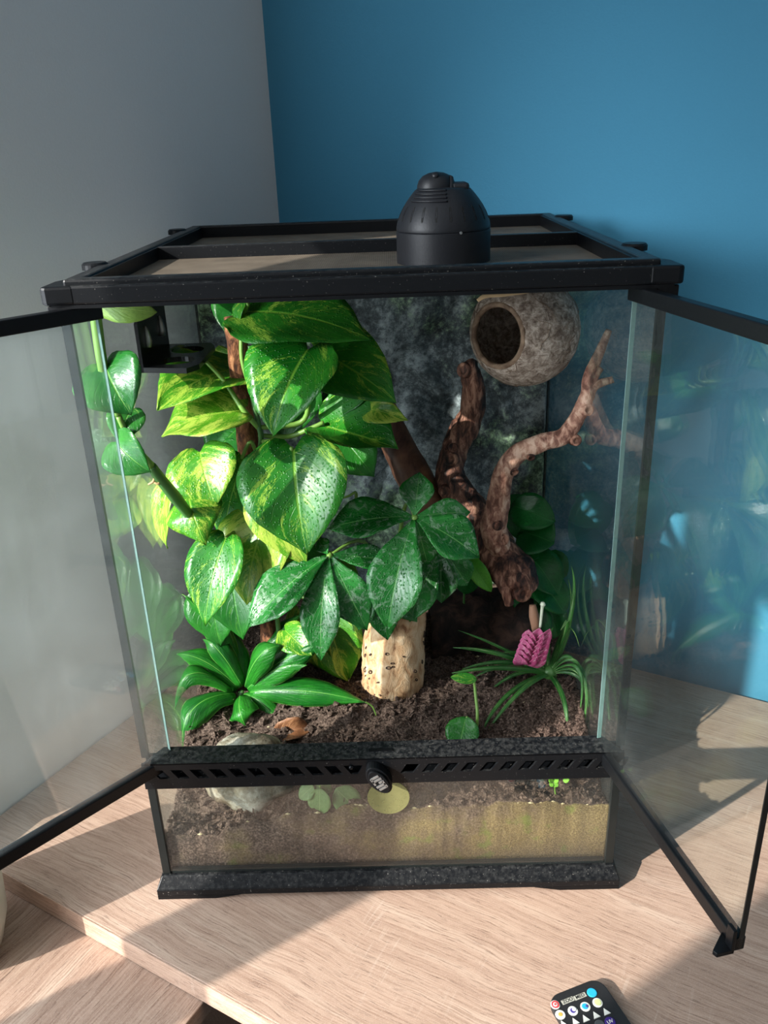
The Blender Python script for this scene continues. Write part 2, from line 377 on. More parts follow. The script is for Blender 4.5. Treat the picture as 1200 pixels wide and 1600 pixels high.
# panes
G = MT['glass']
MB().bx(-HW, -HW + .004, .004, YB, .0225, .581).build('side_pane', G, tk)
MB().bx(HW - .004, HW, .004, YB, .0225, .581).build('side_pane', G, tk)
MB().bx(-HW + .0045, HW - .0045, YB - .004, YB, .0225, .581).build('back_pane', G, tk)
MB().bx(-HW + .0045, HW - .0045, .0, .004, .0225, .137).build('front_pane', MT['front_glass'], tk)
for sx in (-1, 1):
    MB().bx(sx * (HW + .0004) if sx < 0 else HW - .0075, -(HW - .0075) if sx < 0 else HW + .0004, -.0012, .0038, .0222, .1362).build('corner_seal', MT['seal'], tk, bevel=.0006)
    MB().bx(*sorted((sx * (HW + .0004), sx * (HW - .0062))), -.0006, .0038, .166, .581).build('corner_seal', MT['seal'], tk)
    MB().bx(*sorted((sx * (HW + .0003), sx * (HW - .008))), YB - .007, YB + .0003, .0222, .581).build('corner_seal', MT['seal'], tk)
MB().bx(-.214, .214, .0002, .0044, .0222, .0265).build('bottom_seal', MT['seal'], tk)
# vent strip: real slots between slanted dividers
m = MB(); X = .2215
m.bx(-X, X, -.0085, -.006, .136, .1475)
m.bx(-X, X, -.0085, -.006, .1575, .165)
m.add([(-X, -.0085, .165), (X, -.0085, .165), (X * .925, .012, .168), (-X * .925, .012, .168), (-X, -.0085, .1635), (X, -.0085, .1635), (X * .925, .012, .1655), (-X * .925, .012, .1655)],
      [(0, 1, 2, 3), (7, 6, 5, 4), (0, 4, 5, 1), (1, 5, 6, 2), (2, 6, 7, 3), (3, 7, 4, 0)])
m.bx(-X, X, .0052, .0075, .136, .165); m.bx(-X, X, -.006, .0052, .136, .138)
pitch = .0178; wd = .0072
def divider(xl0, xl1, xr0, xr1):
    m.prism([(xl0, -.0085, .1475), (xr0, -.0085, .1475), (xr1, -.0085, .1575), (xl1, -.0085, .1575)], (0, .0025, 0))
for sg in (-1, 1):
    k = 0; x0 = .0215
    divider(*((-.0225, -.0175, 0, 0) if sg < 0 else (0, 0, .0165, .0225)))
    while x0 + pitch < X:
        a, c = x0 + pitch - wd, x0 + pitch
        sl = .007
        if sg > 0: divider(a - sl * .5, a + sl * .5, c - sl * .5, c + sl * .5)
        else: divider(-(c - sl * .5), -(c + sl * .5), -(a - sl * .5), -(a + sl * .5))
        x0 += pitch
    divider(*((x0 + .004, x0 + .009, X, X) if sg > 0 else (-X, -X, -(x0 + .004), -(x0 + .009))))
m.build('vent_strip', DU, tk)
MB().bx(-.012, .01, -.0002, .0032, .1660, .1672).build('catch_slot', BK, tk)
kn = MB(); q = Matrix.Rotation(math.radians(-32), 3, 'Y')
KC = V((-.003, -.0085, .1475))
def oval(rx, rz, y0, y1, n=28, mb=None):
    P0 = [KC + q @ V((rx * math.cos(2 * PI * i / n), y0, rz * math.sin(2 * PI * i / n))) for i in range(n)]
    (mb or kn).prism(P0, (0, y1 - y0, 0))
oval(.0095, .0165, -.010, 0); oval(.0075, .0140, -.0125, -.010)
k = kn.build('lock_knob', BK, tk, bevel=.0008)
MT['steel'] = m_plain('brushed_steel', (.42, .43, .43), .35, .2, 300, metal=.8)
em = MB()
for dz, w_ in ((-.007, .008), (-.0035, .0095), (0, .004), (.0035, .0095), (.007, .008)): em.box(KC + q @ V((0 if w_ > .005 else .002, -.0128, dz)), (w_, .0007, .0021), q)
em.box(KC + q @ V((-.004, -.0128, .0035)), (.0018, .0007, .008), q); em.box(KC + q @ V((.004, -.0128, -.0035)), (.0018, .0007, .008), q)
em.build('emblem', MT['steel'], k)
MB().lathe([(.0022, 0), (.002, .0016), (.001, .0024)], (-.0285, -.0084, .156), (0, -1, 0), 14).build('rivet', BK, tk, True)
ft = NT('pale_olive_film'); film = ft.done(ft.n('MixShader', {0: .5, 1: ft.n('BsdfTransparent', {0: (.85, .86, .7, 1)}).outputs[0], 2: ft.bsdf(ft.mix(ft.noise(ft.obj(), 160, 3), srgb(140, 138, 92), srgb(164, 160, 112)), .5, .3).outputs[0]}))
MB().lathe([(.041 / 2.05, 0), (.041 / 2.05, .0002)], (0.0044,-0.0003,0.1117), (0, -1, 0), 48).build('round_sticker', None, tk).data.materials.append(film)
# top frame
m = MB()
ring(m, .226, -.010, .447, .5815, .5945, .016)
m.build('top_frame', DU, tk, bevel=.0015)
m = MB(); m.bx(-.2245, .2245, -.0085, .006, .5785, .5813); m.build('frame_lip', BK, tk)
for sx in (-1, 1):
    c = MB().prism([(sx * .206, -.0102, .5815), (sx * .226, -.0125, .5815), (sx * .2305, -.0105, .5815), (sx * .2305, .018, .5815), (sx * .2255, .03, .5815), (sx * .215, .01, .5815)], (0, 0, .0132))
    c.build('frame_corner', BK, tk, bevel=.002)
    MB().bx(*sorted((sx * .213, sx * .2285)), -.0075, .012, .572, .5805).build('hinge_block', BK, tk, bevel=.0008)
# screen lid
lid = MB(); ring(lid, .2155, -.0035, .4425, .590, .5985, .0125); ld = lid.build('screen_lid', DU, tk, bevel=.0018)
MB().bx(-.203, .203, .2185, .2275, .5840, .597).build('crossbar', DU, ld, bevel=.0008)
m = MB(); ring(m, .2035, .0085, .4305, .5835, .5968, .0025); m.build('inner_rim', BK, ld)
def m_mesh():
    t = NT('dusty_screen_mesh'); co = t.obj(); mp = t.n('Mapping', {'Vector': co, 'Rotation': (0, 0, .0)}).outputs[0]
    ck = t.n('TexBrick', {'Vector': mp, 'Color1': (.0, .0, .0, 1), 'Color2': (.0, .0, .0, 1), 'Mortar': (1, 1, 1, 1), 'Scale': 260.0, 'Mortar Size': .16, 'Brick Width': .5, 'Row Height': .5}, offset=0.0).outputs[0]
    dust = t.noise(co, 35, 5); c = t.mix(dust, srgb(64, 56, 48), srgb(132, 120, 104))
    f = t.math('ADD', t.math('MULTIPLY', ck, .45), .45)
    df = t.bsdf(c, .7, .3); tr = t.n('BsdfTransparent')
    return t.done(t.n('MixShader', {0: f, 1: tr.outputs[0], 2: df.outputs[0]}))
MB().bx(-.2032, .2032, .0088, .4302, .5848, .5854).build('mesh_screen', m_mesh(), ld)
for sx in (-1, 1):
    for yy in (.085, .382):
        c = MB(); c.lathe([(.0105, 0), (.0105, .004), (.009, .0055)], (sx * .2195, yy, .5946), n=24); c.bx(sx * .2195 - .009, sx * .2195 + .009, yy - .006, yy + .006, .5946, .598)
        c.build('clip', BK, ld)
for (px, py) in ((.0, 0),):
    pass
# doors
def door(hx, ang, sx, L=.213, gm='door_glass'):
    d = V((sx * math.sin(ang), -math.cos(ang), 0)); nrm = V((d.y, -d.x, 0)) * sx; h = V((hx, .009, 0))
    e = bpy.data.objects.new('glass_door', None); COL.objects.link(e); e.parent = tk; e.matrix_parent_inverse = WM(tk).inverted(); e.location = h + V((0, 0, .15)); e.empty_display_size = .02
    rot = Matrix((d, V((0, 0, 1)).cross(d), V((0, 0, 1)))).transposed()
    B = lambda u0, u1, w0, w1, z0, z1, mb=None: (mb or MB()).box(h + d * ((u0 + u1) / 2) + V((0, 0, 1)).cross(d) * ((w0 + w1) / 2) + V((0, 0, (z0 + z1) / 2)), (u1 - u0, w1 - w0, z1 - z0), rot)
    B(.0, L, -.002, .002, .152, .574).build('glass_pane', MT[gm], e)
    B(-.0006, -.0001, -.0019, .0019, .166, .567).build('polished_edge', MT['edge'], e)
    B(L + .0001, L + .001, -.0021, .0021, .163, .567).build('dark_edge', MT['seal'], e)
    B(-.004, L, -.0045, .0045, .5675, .5785).build('top_strip', BK, e, bevel=.001)
    B(-.004, L, -.0045, .0045, .150, .1625).build('bottom_strip', BK, e, bevel=.001)
    B(-.003, .004, -.003, .003, .144, .1505).build('hinge_pin', BK, e)
    t = MB(); side = -1 if sx > 0 else 1; up = V((0, 0, 1)); wv = up.cross(d) * -side
    P = lambda u, w, z: h + d * u + wv * w + V((0, 0, z))
    t.prism([P(L - .014, -.0046, .150), P(L + .0015, -.0046, .150), P(L + .0015, -.018, .150), P(L - .002, -.0195, .150)], (0, 0, .004))
    t.prism([P(L - .006, -.0046, .150), P(L + .0015, -.0046, .150), P(L + .0015, -.0075, .150), P(L - .006, -.0075, .150)], (0, 0, .022))
    t.build('door_tab', BK, e, bevel=.0005)
door(.2022, math.radians(13.2), 1, .219); door(-.1995, math.radians(43), -1, .213, 'dust_and_glare_glass')

# ------------------------------------------------------------------ lamp hood on the lid
lp = empty('lamp_hood', (.068, .132, .5985), 'black plastic dome lamp hood standing on the terrarium lid', 'lamp')
LB = V((.068, .132, .5856)); PL = m_plain('matt_black_plastic', (.011, .012, .015), .45, .15, 500, .1, .35)
MB().lathe([(.036, 0), (.0403, 0), (.0403, .0255), (.0395, .0262), (.036, .0262)], LB, n=56).build('lower_ring', PL, lp, True).modifiers.new('e', 'EDGE_SPLIT').split_angle = .6
rr = lambda z: .0402 - .0167 * (max(0, z - .0262) / .032) ** 1.8
MB().lathe([(.0385, .0262), (.0400, .0265)] + [(rr(z), z) for z in [.0275 + .0307 * k / 16 for k in range(17)]] + [(.0215, .0595), (.012, .0602)], LB, n=56).build('dome', PL, lp, True).modifiers.new('e', 'EDGE_SPLIT').split_angle = .8
DK = m_plain('slot_black', (.002, .002, .002), .8, .1)
for i in range(20):
    t = 2 * PI * i / 20 + .1; z0, z1 = .0345, .0465; pts = []
    for dt, z in ((-.02, z0 + .001), (0, z0), (.02, z0 + .001), (.02, (z0 + z1) / 2), (.02, z1 - .001), (0, z1), (-.02, z1 - .001), (-.02, (z0 + z1) / 2)): pts.append(LB + V((math.cos(t + dt), math.sin(t + dt), 0)) * (rr(z) + .00025) + V((0, 0, z)))
    MB().prism(pts, V((-math.cos(t), -math.sin(t), 0)) * .0015).build('vent_slot', DK, lp)
MB().lathe([(.0165, .052), (.0162, .0615), (.0148, .0655), (.0115, .069), (.0065, .0712), (.0015, .072)], LB + V((-.0055, .001, 0)), n=32, sq=.95).build('cable_cap', PL, lp, True)
MB().lathe([(.0035, 0), (.003, .0025), (.0015, .0032)], LB + V((-.0065, -.008, .0685)), (-.1, -.6, 1), 12).build('cable_stub', PL, lp, True)
MB().bx(LB.x + .006, LB.x + .0215, LB.y - .012, LB.y + .014, LB.z + .05, LB.z + .0635).build('cap_block', PL, lp, bevel=.003)
MB().prism([LB + V(p) for p in ((.0045, -.0262, .045), (.0075, -.0255, .045), (.0085, -.006, .068), (.0055, -.006, .0695))], (0, .012, 0)).build('cap_rib', PL, lp, bevel=.001)
for i in range(4):
    z = .0505 + i * .0027; r = rr(z) + .0007
    MB().tube([(*(LB + V((r * math.cos(t), r * math.sin(t), z))), .0008) for t in [PI * (1.16 + .36 * k / 8) for k in range(9)]], 6, 2).build('louver', PL, lp, True)
MB().lathe([(.0012, 0), (.001, .001)], LB + V((.012, -.0386, .0262)), (0.2, -1, 0), 12).build('screw', MT['steel'], lp)

# ------------------------------------------------------------------ rock background panel
def m_rock():
    t = NT('painted_rock'); co = t.obj()
    a = t.noise(co, 16, 7, .62, .8); f = t.noise(co, 120, 8, .8); bgs = t.noise(co, 7, 4); wsp = t.noise(co, 260, 3, .6)
    c = t.ramp(t.math('ADD', t.math('MULTIPLY', a, .5), t.math('MULTIPLY', f, .5)), [(.4, srgb(22, 27, 30)), (.5, srgb(84, 94, 98)), (.6, srgb(168, 178, 182))])
    gr = t.math('MULTIPLY', t.smooth(t.math('ADD', bgs, t.math('MULTIPLY', t.math('SUBTRACT', f, .5), .5)), .47, .6), .8)
    c = t.mix(gr, c, t.ramp(f, [(.4, srgb(30, 46, 30)), (.52, srgb(96, 124, 88)), (.62, srgb(160, 188, 148))]))
    c = t.mix(t.math('MULTIPLY', t.smooth(wsp, .66, .72), .6), c, srgb(190, 195, 190))
    return t.done(t.bsdf(c, .62, .5, t.bump(t.math('ADD', a, t.math('MULTIPLY', f, .35)), .9, .004)))
NX, NZ = 90, 110; P = []; F = []
for k in range(NZ + 1):
    for i in range(NX + 1):
        x = -.2165 + .433 * i / NX; z = .024 + .546 * k / NZ
        w = V((x * 7.5, 3.1, z * 6.0)); w += V((noise.noise(w * 1.7) * .35, 0, noise.noise(w * 1.7 + V((9, 0, 0))) * .35))
        ds, ps = noise.voronoi(w, distance_metric='DISTANCE', exponent=2.5)
        crack = min(1, (ds[1] - ds[0]) * 3.2); blk = noise.cell(ps[0] * 3.7)
        h = crack ** .6 * (.014 + .012 * abs(blk)) + .006 * noise.fractal(V((x * 22, 1, z * 22)), .8, 2, 4) + .002 * noise.noise(V((x * 120, 0, z * 120)))
        if i in (0, NX) or k in (0, NZ): h = min(h, .002)
        P.append((x, .4245 - max(h, -.004), z))
n0 = len(P)
for k in range(NZ):
    for i in range(NX): q = k * (NX + 1) + i; F.append((q, q + 1, q + NX + 2, q + NX + 1))
bd = [i for i in range(NX + 1)] + [k * (NX + 1) + NX for k in range(1, NZ + 1)] + [NZ * (NX + 1) + i for i in range(NX - 1, -1, -1)] + [k * (NX + 1) for k in range(NZ - 1, 0, -1)]
for q in bd: P.append((P[q][0], .4385, P[q][2]))
nb = len(bd)
for i in range(nb): j = (i + 1) % nb; F.append((bd[j], bd[i], n0 + i, n0 + j))
F.append(tuple(range(n0, n0 + nb)))
m = MB(); m.add(P, F); o = m.build('rock_background', m_rock(), None, True)
prop(o, 'dark grey rock-textured foam panel with green algae against the back glass', 'background panel')

# ------------------------------------------------------------------ soil
def soil_h(x, y):
    e = max(0, min(1, (y - .03) / .13)); e = e * e * (3 - 2 * e)
    front = .082 + .012 * math.exp(-((x + .02) / .09) ** 2) - .022 * math.exp(-((x + .19) / .06) ** 2) + .008 * math.exp(-((x - .15) / .09) ** 2)
    back = .108 + .016 * math.exp(-(((x - .13) / .07) ** 2 + ((y - .16) / .05) ** 2)) + .012 * math.exp(-(((x + .03) / .06) ** 2 + ((y - .14) / .04) ** 2))
    h = front * (1 - e) + back * e
    w = V((x, y, .3))
    return h + .007 * noise.noise(w * 28) + .0055 * noise.noise(w * 75) + .0034 * noise.noise(w * 170)
def m_soil():
    t = NT('dark_moist_soil'); co = t.obj(); sx = t.n('SeparateXYZ', {0: co})
    f = t.noise(co, 420, 5, .75); a = t.noise(co, 60, 5, .6); fib = t.noise(t.n('Mapping', {'Vector': co, 'Scale': (1, .4, 1.4), 'Rotation': (.3, .5, .8)}).outputs[0], 700, 3, .7)
    c = t.ramp(f, [(.32, srgb(34, 26, 22)), (.46, srgb(80, 64, 56)), (.6, srgb(136, 114, 102)), (.76, srgb(190, 168, 152))])
    c = t.mix(t.math('MULTIPLY', t.smooth(a, .42, .7), .4), c, srgb(48, 34, 28))
    # algae that has grown on the soil pressed against the front glass
    fr = t.math('MULTIPLY', t.math('SUBTRACT', 1.0, t.smooth(sx.outputs[1], .0065, .009)), 1.0)
    grow = t.math('MULTIPLY', t.smooth(t.math('ADD', t.math('MULTIPLY', sx.outputs[0], 1.1), t.noise(co, 18, 4)), .34, .66), fr)
    c = t.mix(t.math('MULTIPLY', grow, .85), c, t.ramp(fib, [(.35, srgb(92, 78, 42)), (.5, srgb(138, 116, 70)), (.66, srgb(178, 158, 108))]))
    c = t.mix(t.math('MULTIPLY', t.math('MULTIPLY', t.smooth(t.noise(co, 48, 4), .55, .7), grow), .7), c, srgb(108, 128, 40))
    return t.done(t.bsdf(c, .85, .2, t.bump(t.math('ADD', f, fib), .9, .0022)))
NX, NY = 150, 140; P = []; F = []
XS, Y0_, Y1_ = .2175, .0052, .42
for k in range(NY + 1):
    for i in range(NX + 1):
        x = -XS + 2 * XS * i / NX; y = Y0_ + (Y1_ - Y0_) * (k / NY); P.append((x, y, soil_h(x, y)))
for k in range(NY):
    for i in range(NX): q = k * (NX + 1) + i; F.append((q, q + 1, q + NX + 2, q + NX + 1))
n0 = len(P); bd = [i for i in range(NX + 1)] + [k * (NX + 1) + NX for k in range(1, NY + 1)] + [NY * (NX + 1) + i for i in range(NX - 1, -1, -1)] + [k * (NX + 1) for k in range(NY - 1, 0, -1)]
for q in bd: P.append((P[q][0], P[q][1], .0245))
nb = len(bd)
for i in range(nb): j = (i + 1) % nb; F.append((bd[j], bd[i], n0 + i, n0 + j))
F.append(tuple(range(n0, n0 + nb)))
SO = m_soil()
m = MB(); m.add(P, F); o = m.build('soil', SO, None, True); prop(o, 'dark crumbly soil filling the bottom of the terrarium', 'soil', kind='stuff')
# loose crumbs and fibres on the soil
m = MB(); rn = random.Random(3)
for i in range(5200):
    x = rn.uniform(-.213, .213); y = .01 + .33 * rn.random() ** 1.2; z = soil_h(x, y); r = rn.choice((.0010, .0014, .002, .0028, .0042 if rn.random() < .35 else .0014))
    q = Matrix.Rotation(rn.uniform(0, 6.3), 3, V((rn.uniform(-1, 1), rn.uniform(-1, 1), rn.uniform(-1, 1))).normalized())
    L = r * rn.choice((1, 1.2, 1.6, 3.5)) 
    if L > r * 3: r *= .35
    m.add([V((x, y, z + r * .5)) + q @ V(p) for p in ((L, 0, 0), (-L, 0, 0), (0, r, 0), (0, -r, 0), (0, 0, r), (0, 0, -r))], [(0, 2, 4), (2, 1, 4), (1, 3, 4), (3, 0, 4), (2, 0, 5), (1, 2, 5), (3, 1, 5), (0, 3, 5)])
me = m.mesh('soil_crumbs'); o = link('soil_crumbs', me, SO); prop(o, 'loose soil crumbs and fibres scattered over the soil', 'soil', kind='stuff')
m = MB(); PE = m_plain('pale_mineral', srgb(190, 174, 136), .7, .15, 400)
for i in range(46):
    x = rn.uniform(-.2, .212); y = rn.choice((.0068, rn.uniform(.02, .3), rn.uniform(.02, .3))); z = soil_h(x, y); r = rn.uniform(.0007, .0019)
    m.add([V((x, y, z + .0006)) + V(p) for p in ((r * 1.8, 0, 0), (-r * 1.8, 0, 0), (0, r, 0), (0, -r * .6, 0), (0, 0, r), (0, 0, -r))], [(0, 2, 4), (2, 1, 4), (1, 3, 4), (3, 0, 4), (2, 0, 5), (1, 2, 5), (3, 1, 5), (0, 3, 5)])
o = link('mineral_crumbs', m.mesh('mineral_crumbs'), PE); prop(o, 'pale mineral crumbs sprinkled along the soil line', 'soil', kind='stuff')

# ------------------------------------------------------------------ pot on the lower board
PC = V((-.422, -.044, -.026))
pt = empty('plant_pot', PC, 'pale ceramic plant pot cut off at the left edge of the picture', 'pot')
PT = m_plain('pale_glazed_ceramic', srgb(206, 204, 190), .35, .05, 30)
MB().lathe([(.036, 0), (.044, .004), (.0535, .035), (.0565, .07), (.055, .105), (.052, .132), (.0495, .133), (.050, .11), (.045, .108)], PC, n=48, cap=True).build('pot_body', PT, pt, True)
MB().lathe([(.0497, .106), (.035, .1115), (.0, .1125)], PC, n=32, cap=False).build('potting_soil', SO, pt, True)

# ------------------------------------------------------------------ remote control
RC = m_plain('black_remote_plastic', (.016, .016, .017), .45, .25, 500, .15)
ra, rd = V((.935, .355, 0)), V((.355, -.935, 0)); RT = V((.1602, -.1215, 0))
rm = empty('remote_control', RT + rd * .044, 'small black remote control with coloured round buttons at the bottom edge', 'remote')
def rrect(w, l0, l1, r, z, n=6):
    P = []
    for cx, cy, a0 in ((w / 2 - r, l0 + r, -90), (w / 2 - r, l1 - r, 0), (-w / 2 + r, l1 - r, 90), (-w / 2 + r, l0 + r, 180)):
        for k in range(n + 1):
            t = math.radians(a0 + 90 * k / n); P.append(RT + ra * (cx + r * math.cos(t)) + rd * (cy + r * math.sin(t)) + V((0, 0, z)))
    return P
MB().prism(rrect(.053, 0, .088, .011, .0004), (0, 0, .0068)).build('remote_body', RC, rm, bevel=.0012)
FL = lambda nm, c: m_plain(nm, c, .5, .05, 300)
WHT = FL('button_white', srgb(225, 225, 215)); RED = FL('button_red', srgb(205, 70, 75)); CYN = FL('button_cyan', srgb(40, 165, 200)); PUR = FL('button_purple', srgb(60, 35, 120))
NAV = FL('symbol_navy', srgb(70, 60, 130)); ORA = FL('symbol_orange', srgb(215, 165, 80)); LIM = FL('symbol_lime', srgb(205, 215, 150)); GRY = FL('button_grey', srgb(75, 78, 80)); SIL = FL('print_silver', srgb(170, 168, 155))
ZT = .0072
def disc(p, r, mat, h=.0007, name='button', par=None, z=ZT):
    return MB().lathe([(r, 0), (r, h * .7), (r * .85, h)], (p[0], p[1], z), n=24).build(name, mat, par or rm, False)
bt = disc((0.1420,-0.1380,0.0075), .0040, WHT); disc((0.1420,-0.1380,0.0075), .0034, RED, .0004, 'power_ring', bt, ZT + .0006); disc((0.1419,-0.1382,0.0075), .0018, WHT, .0003, 'power_symbol', bt, ZT + .001); disc((0.1419,-0.1382,0.0075), .0010, RED, .0003, 'power_symbol', bt, ZT + .0013)
bt = disc((0.1752,-0.1276,0.0075), .0042, CYN)
b1 = disc((0.1446,-0.1470,0.0075), .0042, WHT); disc((0.1446,-0.1470,0.0075), .0018, ORA, .0003, 'sun_symbol', b1, ZT + .0007)
b2 = disc((0.1557,-0.1438,0.0075), .0042, WHT); disc((0.1557,-0.1438,0.0075), .0023, NAV, .0003, 'moon_symbol', b2, ZT + .0007); disc((0.1568,-0.1429,0.0075), .0017, WHT, .0003, 'moon_cutout', b2, ZT + .001)
b3 = disc((0.1669,-0.1403,0.0075), .0042, WHT); disc((0.1665,-0.1403,0.0075), .0027, CYN, .0003, 'sky_symbol', b3, ZT + .0007); disc((0.1681,-0.1403,0.0075), .0011, NAV, .0003, 'cloud_symbol', b3, ZT + .001)
b4 = disc((0.1779,-0.1369,0.0075), .0042, WHT); disc((0.1779,-0.1369,0.0075), .0030, LIM, .0003, 'lime_symbol', b4, ZT + .0007)
def tri(p, s=.0031):
    p = V((p[0], p[1], ZT)); MB().prism([p - rd * s * 1.05, p + rd * s * .85 + ra * s, p + rd * s * .85 - ra * s], (0, 0, .0006)).build('arrow_button', WHT, rm)
for p in ((0.1453,-0.1551,0.0075), (0.1553,-0.1531,0.0075), (0.1644,-0.1507,0.0075), (0.1737,-0.1479,0.0075), (0.1829,-0.1451,0.0075)): tri(p)
uvb = disc((0.1843,-0.1543,0.0075), .0045, PUR); disc((0.1753,-0.1563,0.0075), .0042, GRY)
def text(s, p, size, mat, par, name, z):
    cu = bpy.data.curves.new(name, 'FONT'); cu.body = s; cu.size = size; cu.align_x = 'CENTER'; cu.align_y = 'CENTER'; cu.extrude = .0001; cu.offset = .00004
    tmp = bpy.data.objects.new('tmp', cu); COL.objects.link(tmp); bpy.context.view_layer.update()
    me = bpy.data.meshes.new_from_object(tmp.evaluated_get(bpy.context.evaluated_depsgraph_get())); bpy.data.objects.remove(tmp)
    me.transform(Matrix.Translation(V((p[0], p[1], z))) @ Matrix.Rotation(math.atan2(ra.y, ra.x), 4, 'Z')); me.materials.clear()
    return link(name, me, mat, par)
pl = V((0.1532,-0.1344,0.0075)); pr = V((0.1644,-0.1307,0.0075))
for p, s in ((pl, 'ZOO'), (pr, 'MED')):
    q = Matrix((ra, -rd, V((0, 0, 1)))).transposed()
    pp = MB().box((p.x, p.y, ZT + .0001), (.0112, .0040, .0005), q).build('name_plate', SIL, rm); text(s, p, .0042, RC, pp, 'lettering', ZT + .0004)
text('UV', (0.1843,-0.1543,0.0075), .0042, WHT, uvb, 'lettering', ZT + .0009)

# ------------------------------------------------------------------ feeding ledge on the left pane
fl = empty('feeding_ledge', (-.214, .21, .49), 'black plastic feeding ledge with two cup holes on the left pane', 'feeding ledge')
bm = bmesh.new(); outer = [(-.2145, .158), (-.172, .150), (-.163, .165), (-.163, .245), (-.170, .262), (-.2145, .262)]
def holes_plate(outer, holes, z0, z1):
    # plate with round holes: triangulate by bmesh triangle_fill
    bm = bmesh.new(); es = []
    def loop(pts):
        vs_ = [bm.verts.new((x, y, z1)) for x, y in pts]
        for i in range(len(vs_)): es.append(bm.edges.new((vs_[i], vs_[(i + 1) % len(vs_)])))
    loop(outer)
    for (cx, cy, r) in holes: loop([(cx + r * math.cos(2 * PI * k / 28), cy + r * math.sin(2 * PI * k / 28)) for k in range(28)])
    bmesh.ops.triangle_fill(bm, edges=es, use_beauty=True)
    dele = [f for f in bm.faces if any((f.calc_center_median().xy - V((cx, cy))).length < r * .97 and all((v.co.xy - V((cx, cy))).length < r * 1.01 for v in f.verts) for cx, cy, r in holes)]
    bmesh.ops.delete(bm, geom=dele, context='FACES_ONLY')
    ext = bmesh.ops.extrude_face_region(bm, geom=bm.faces[:]); 
    for e in ext['geom']:
        if isinstance(e, bmesh.types.BMVert): e.co.z = z0
    bmesh.ops.recalc_face_normals(bm, faces=bm.faces); me = bpy.data.meshes.new('tray'); bm.to_mesh(me); bm.free(); return me
GBK = m_plain('gloss_black_plastic', (.003, .003, .0035), .25, .2, 100, 0, .2)
link('tray', holes_plate(outer, ((-.188, .184, .0165), (-.188, .231, .0165)), .4895, .4945), GBK, fl)
MB().prism([(-.2175, .158, .4895), (-.2175, .158, .535), (-.2175, .17, .545), (-.2175, .25, .545), (-.2175, .262, .535), (-.2175, .262, .4895)], (.0032, 0, 0)).build('back_plate', GBK, fl)
for yy in (.182, .236):
    MB().tube([(-.2142, yy, .509, .0035), (-.2135, yy, .515, .0042), (-.2138, yy, .524, .003), (-.2142, yy, .529, .001)], 8, 3).build('magnet_clip', MT['steel'], fl, True)

# ------------------------------------------------------------------ woods
BR = m_bark('dark_driftwood', [srgb(26, 16, 14), srgb(74, 46, 38), srgb(122, 80, 64), srgb(180, 134, 112)], .55, (1, 1, .3), 140, 1.0)
BRL = m_bark('pale_driftwood', [srgb(108, 72, 60), srgb(150, 106, 90), srgb(188, 146, 124), srgb(216, 182, 160)], .7, (1, .6, .5), 170, .8)
dw = empty('driftwood_branch', (0.1566,0.2700,0.1750), 'dark forked driftwood branch reaching up beside the coconut shell', 'driftwood')
dw_t = MB().tube([(0.1705,0.2350,0.1983,0.0126), (0.1590,0.2400,0.2128,0.0245), (0.1390,0.2620,0.2331,0.0270), (0.1206,0.2900,0.2590,0.0237), (0.0963,0.3100,0.2904,0.0215), (0.0867,0.3250,0.3179,0.0169), (0.0936,0.3350,0.3467,0.0161), (0.1108,0.3400,0.3766,0.0153), (0.1146,0.3350,0.4130,0.0135), (0.1103,0.3300,0.4388,0.0111), (0.1153,0.3300,0.4505,0.0037)], 20, 9, .16, 60).build('trunk', BR, dw, True)
dw_u = MB().tube([(0.1441,0.2550,0.2348,0.0134), (0.1304,0.2450,0.2727,0.0153), (0.1334,0.2400,0.3103,0.0128), (0.1378,0.2350,0.3426,0.0112), (0.1497,0.2300,0.3685,0.0103), (0.1757,0.2250,0.3838,0.0095), (0.1985,0.2220,0.3911,0.0091), (0.2123,0.2200,0.4137,0.0083), (0.2210,0.2200,0.4354,0.0079), (0.2218,0.2200,0.4543,0.0072), (0.2288,0.2150,0.4796,0.0051), (0.2354,0.2100,0.5041,0.0032)], 16, 9, .1, 80).build('upper_branch', BRL, dw, True)
MB().tube([(0.2203,0.2200,0.4354,0.0066), (0.2288,0.2170,0.4468,0.0046), (0.2440,0.2120,0.4536,0.0036)], 12, 6, .08, 90).build('twig', BRL, dw, True)
MB().tube([(0.2229,0.2200,0.4475,0.0059), (0.2280,0.2170,0.4588,0.0042), (0.2319,0.2160,0.4649,0.0036)], 12, 4, .08, 90).build('twig', BRL, dw, True)
from mathutils.bvhtree import BVHTree
WBV = [BVHTree.FromPolygons([v.co for v in o_.data.vertices], [tuple(q_.vertices) for q_ in o_.data.polygons]) for o_ in (dw_t, dw_u)]
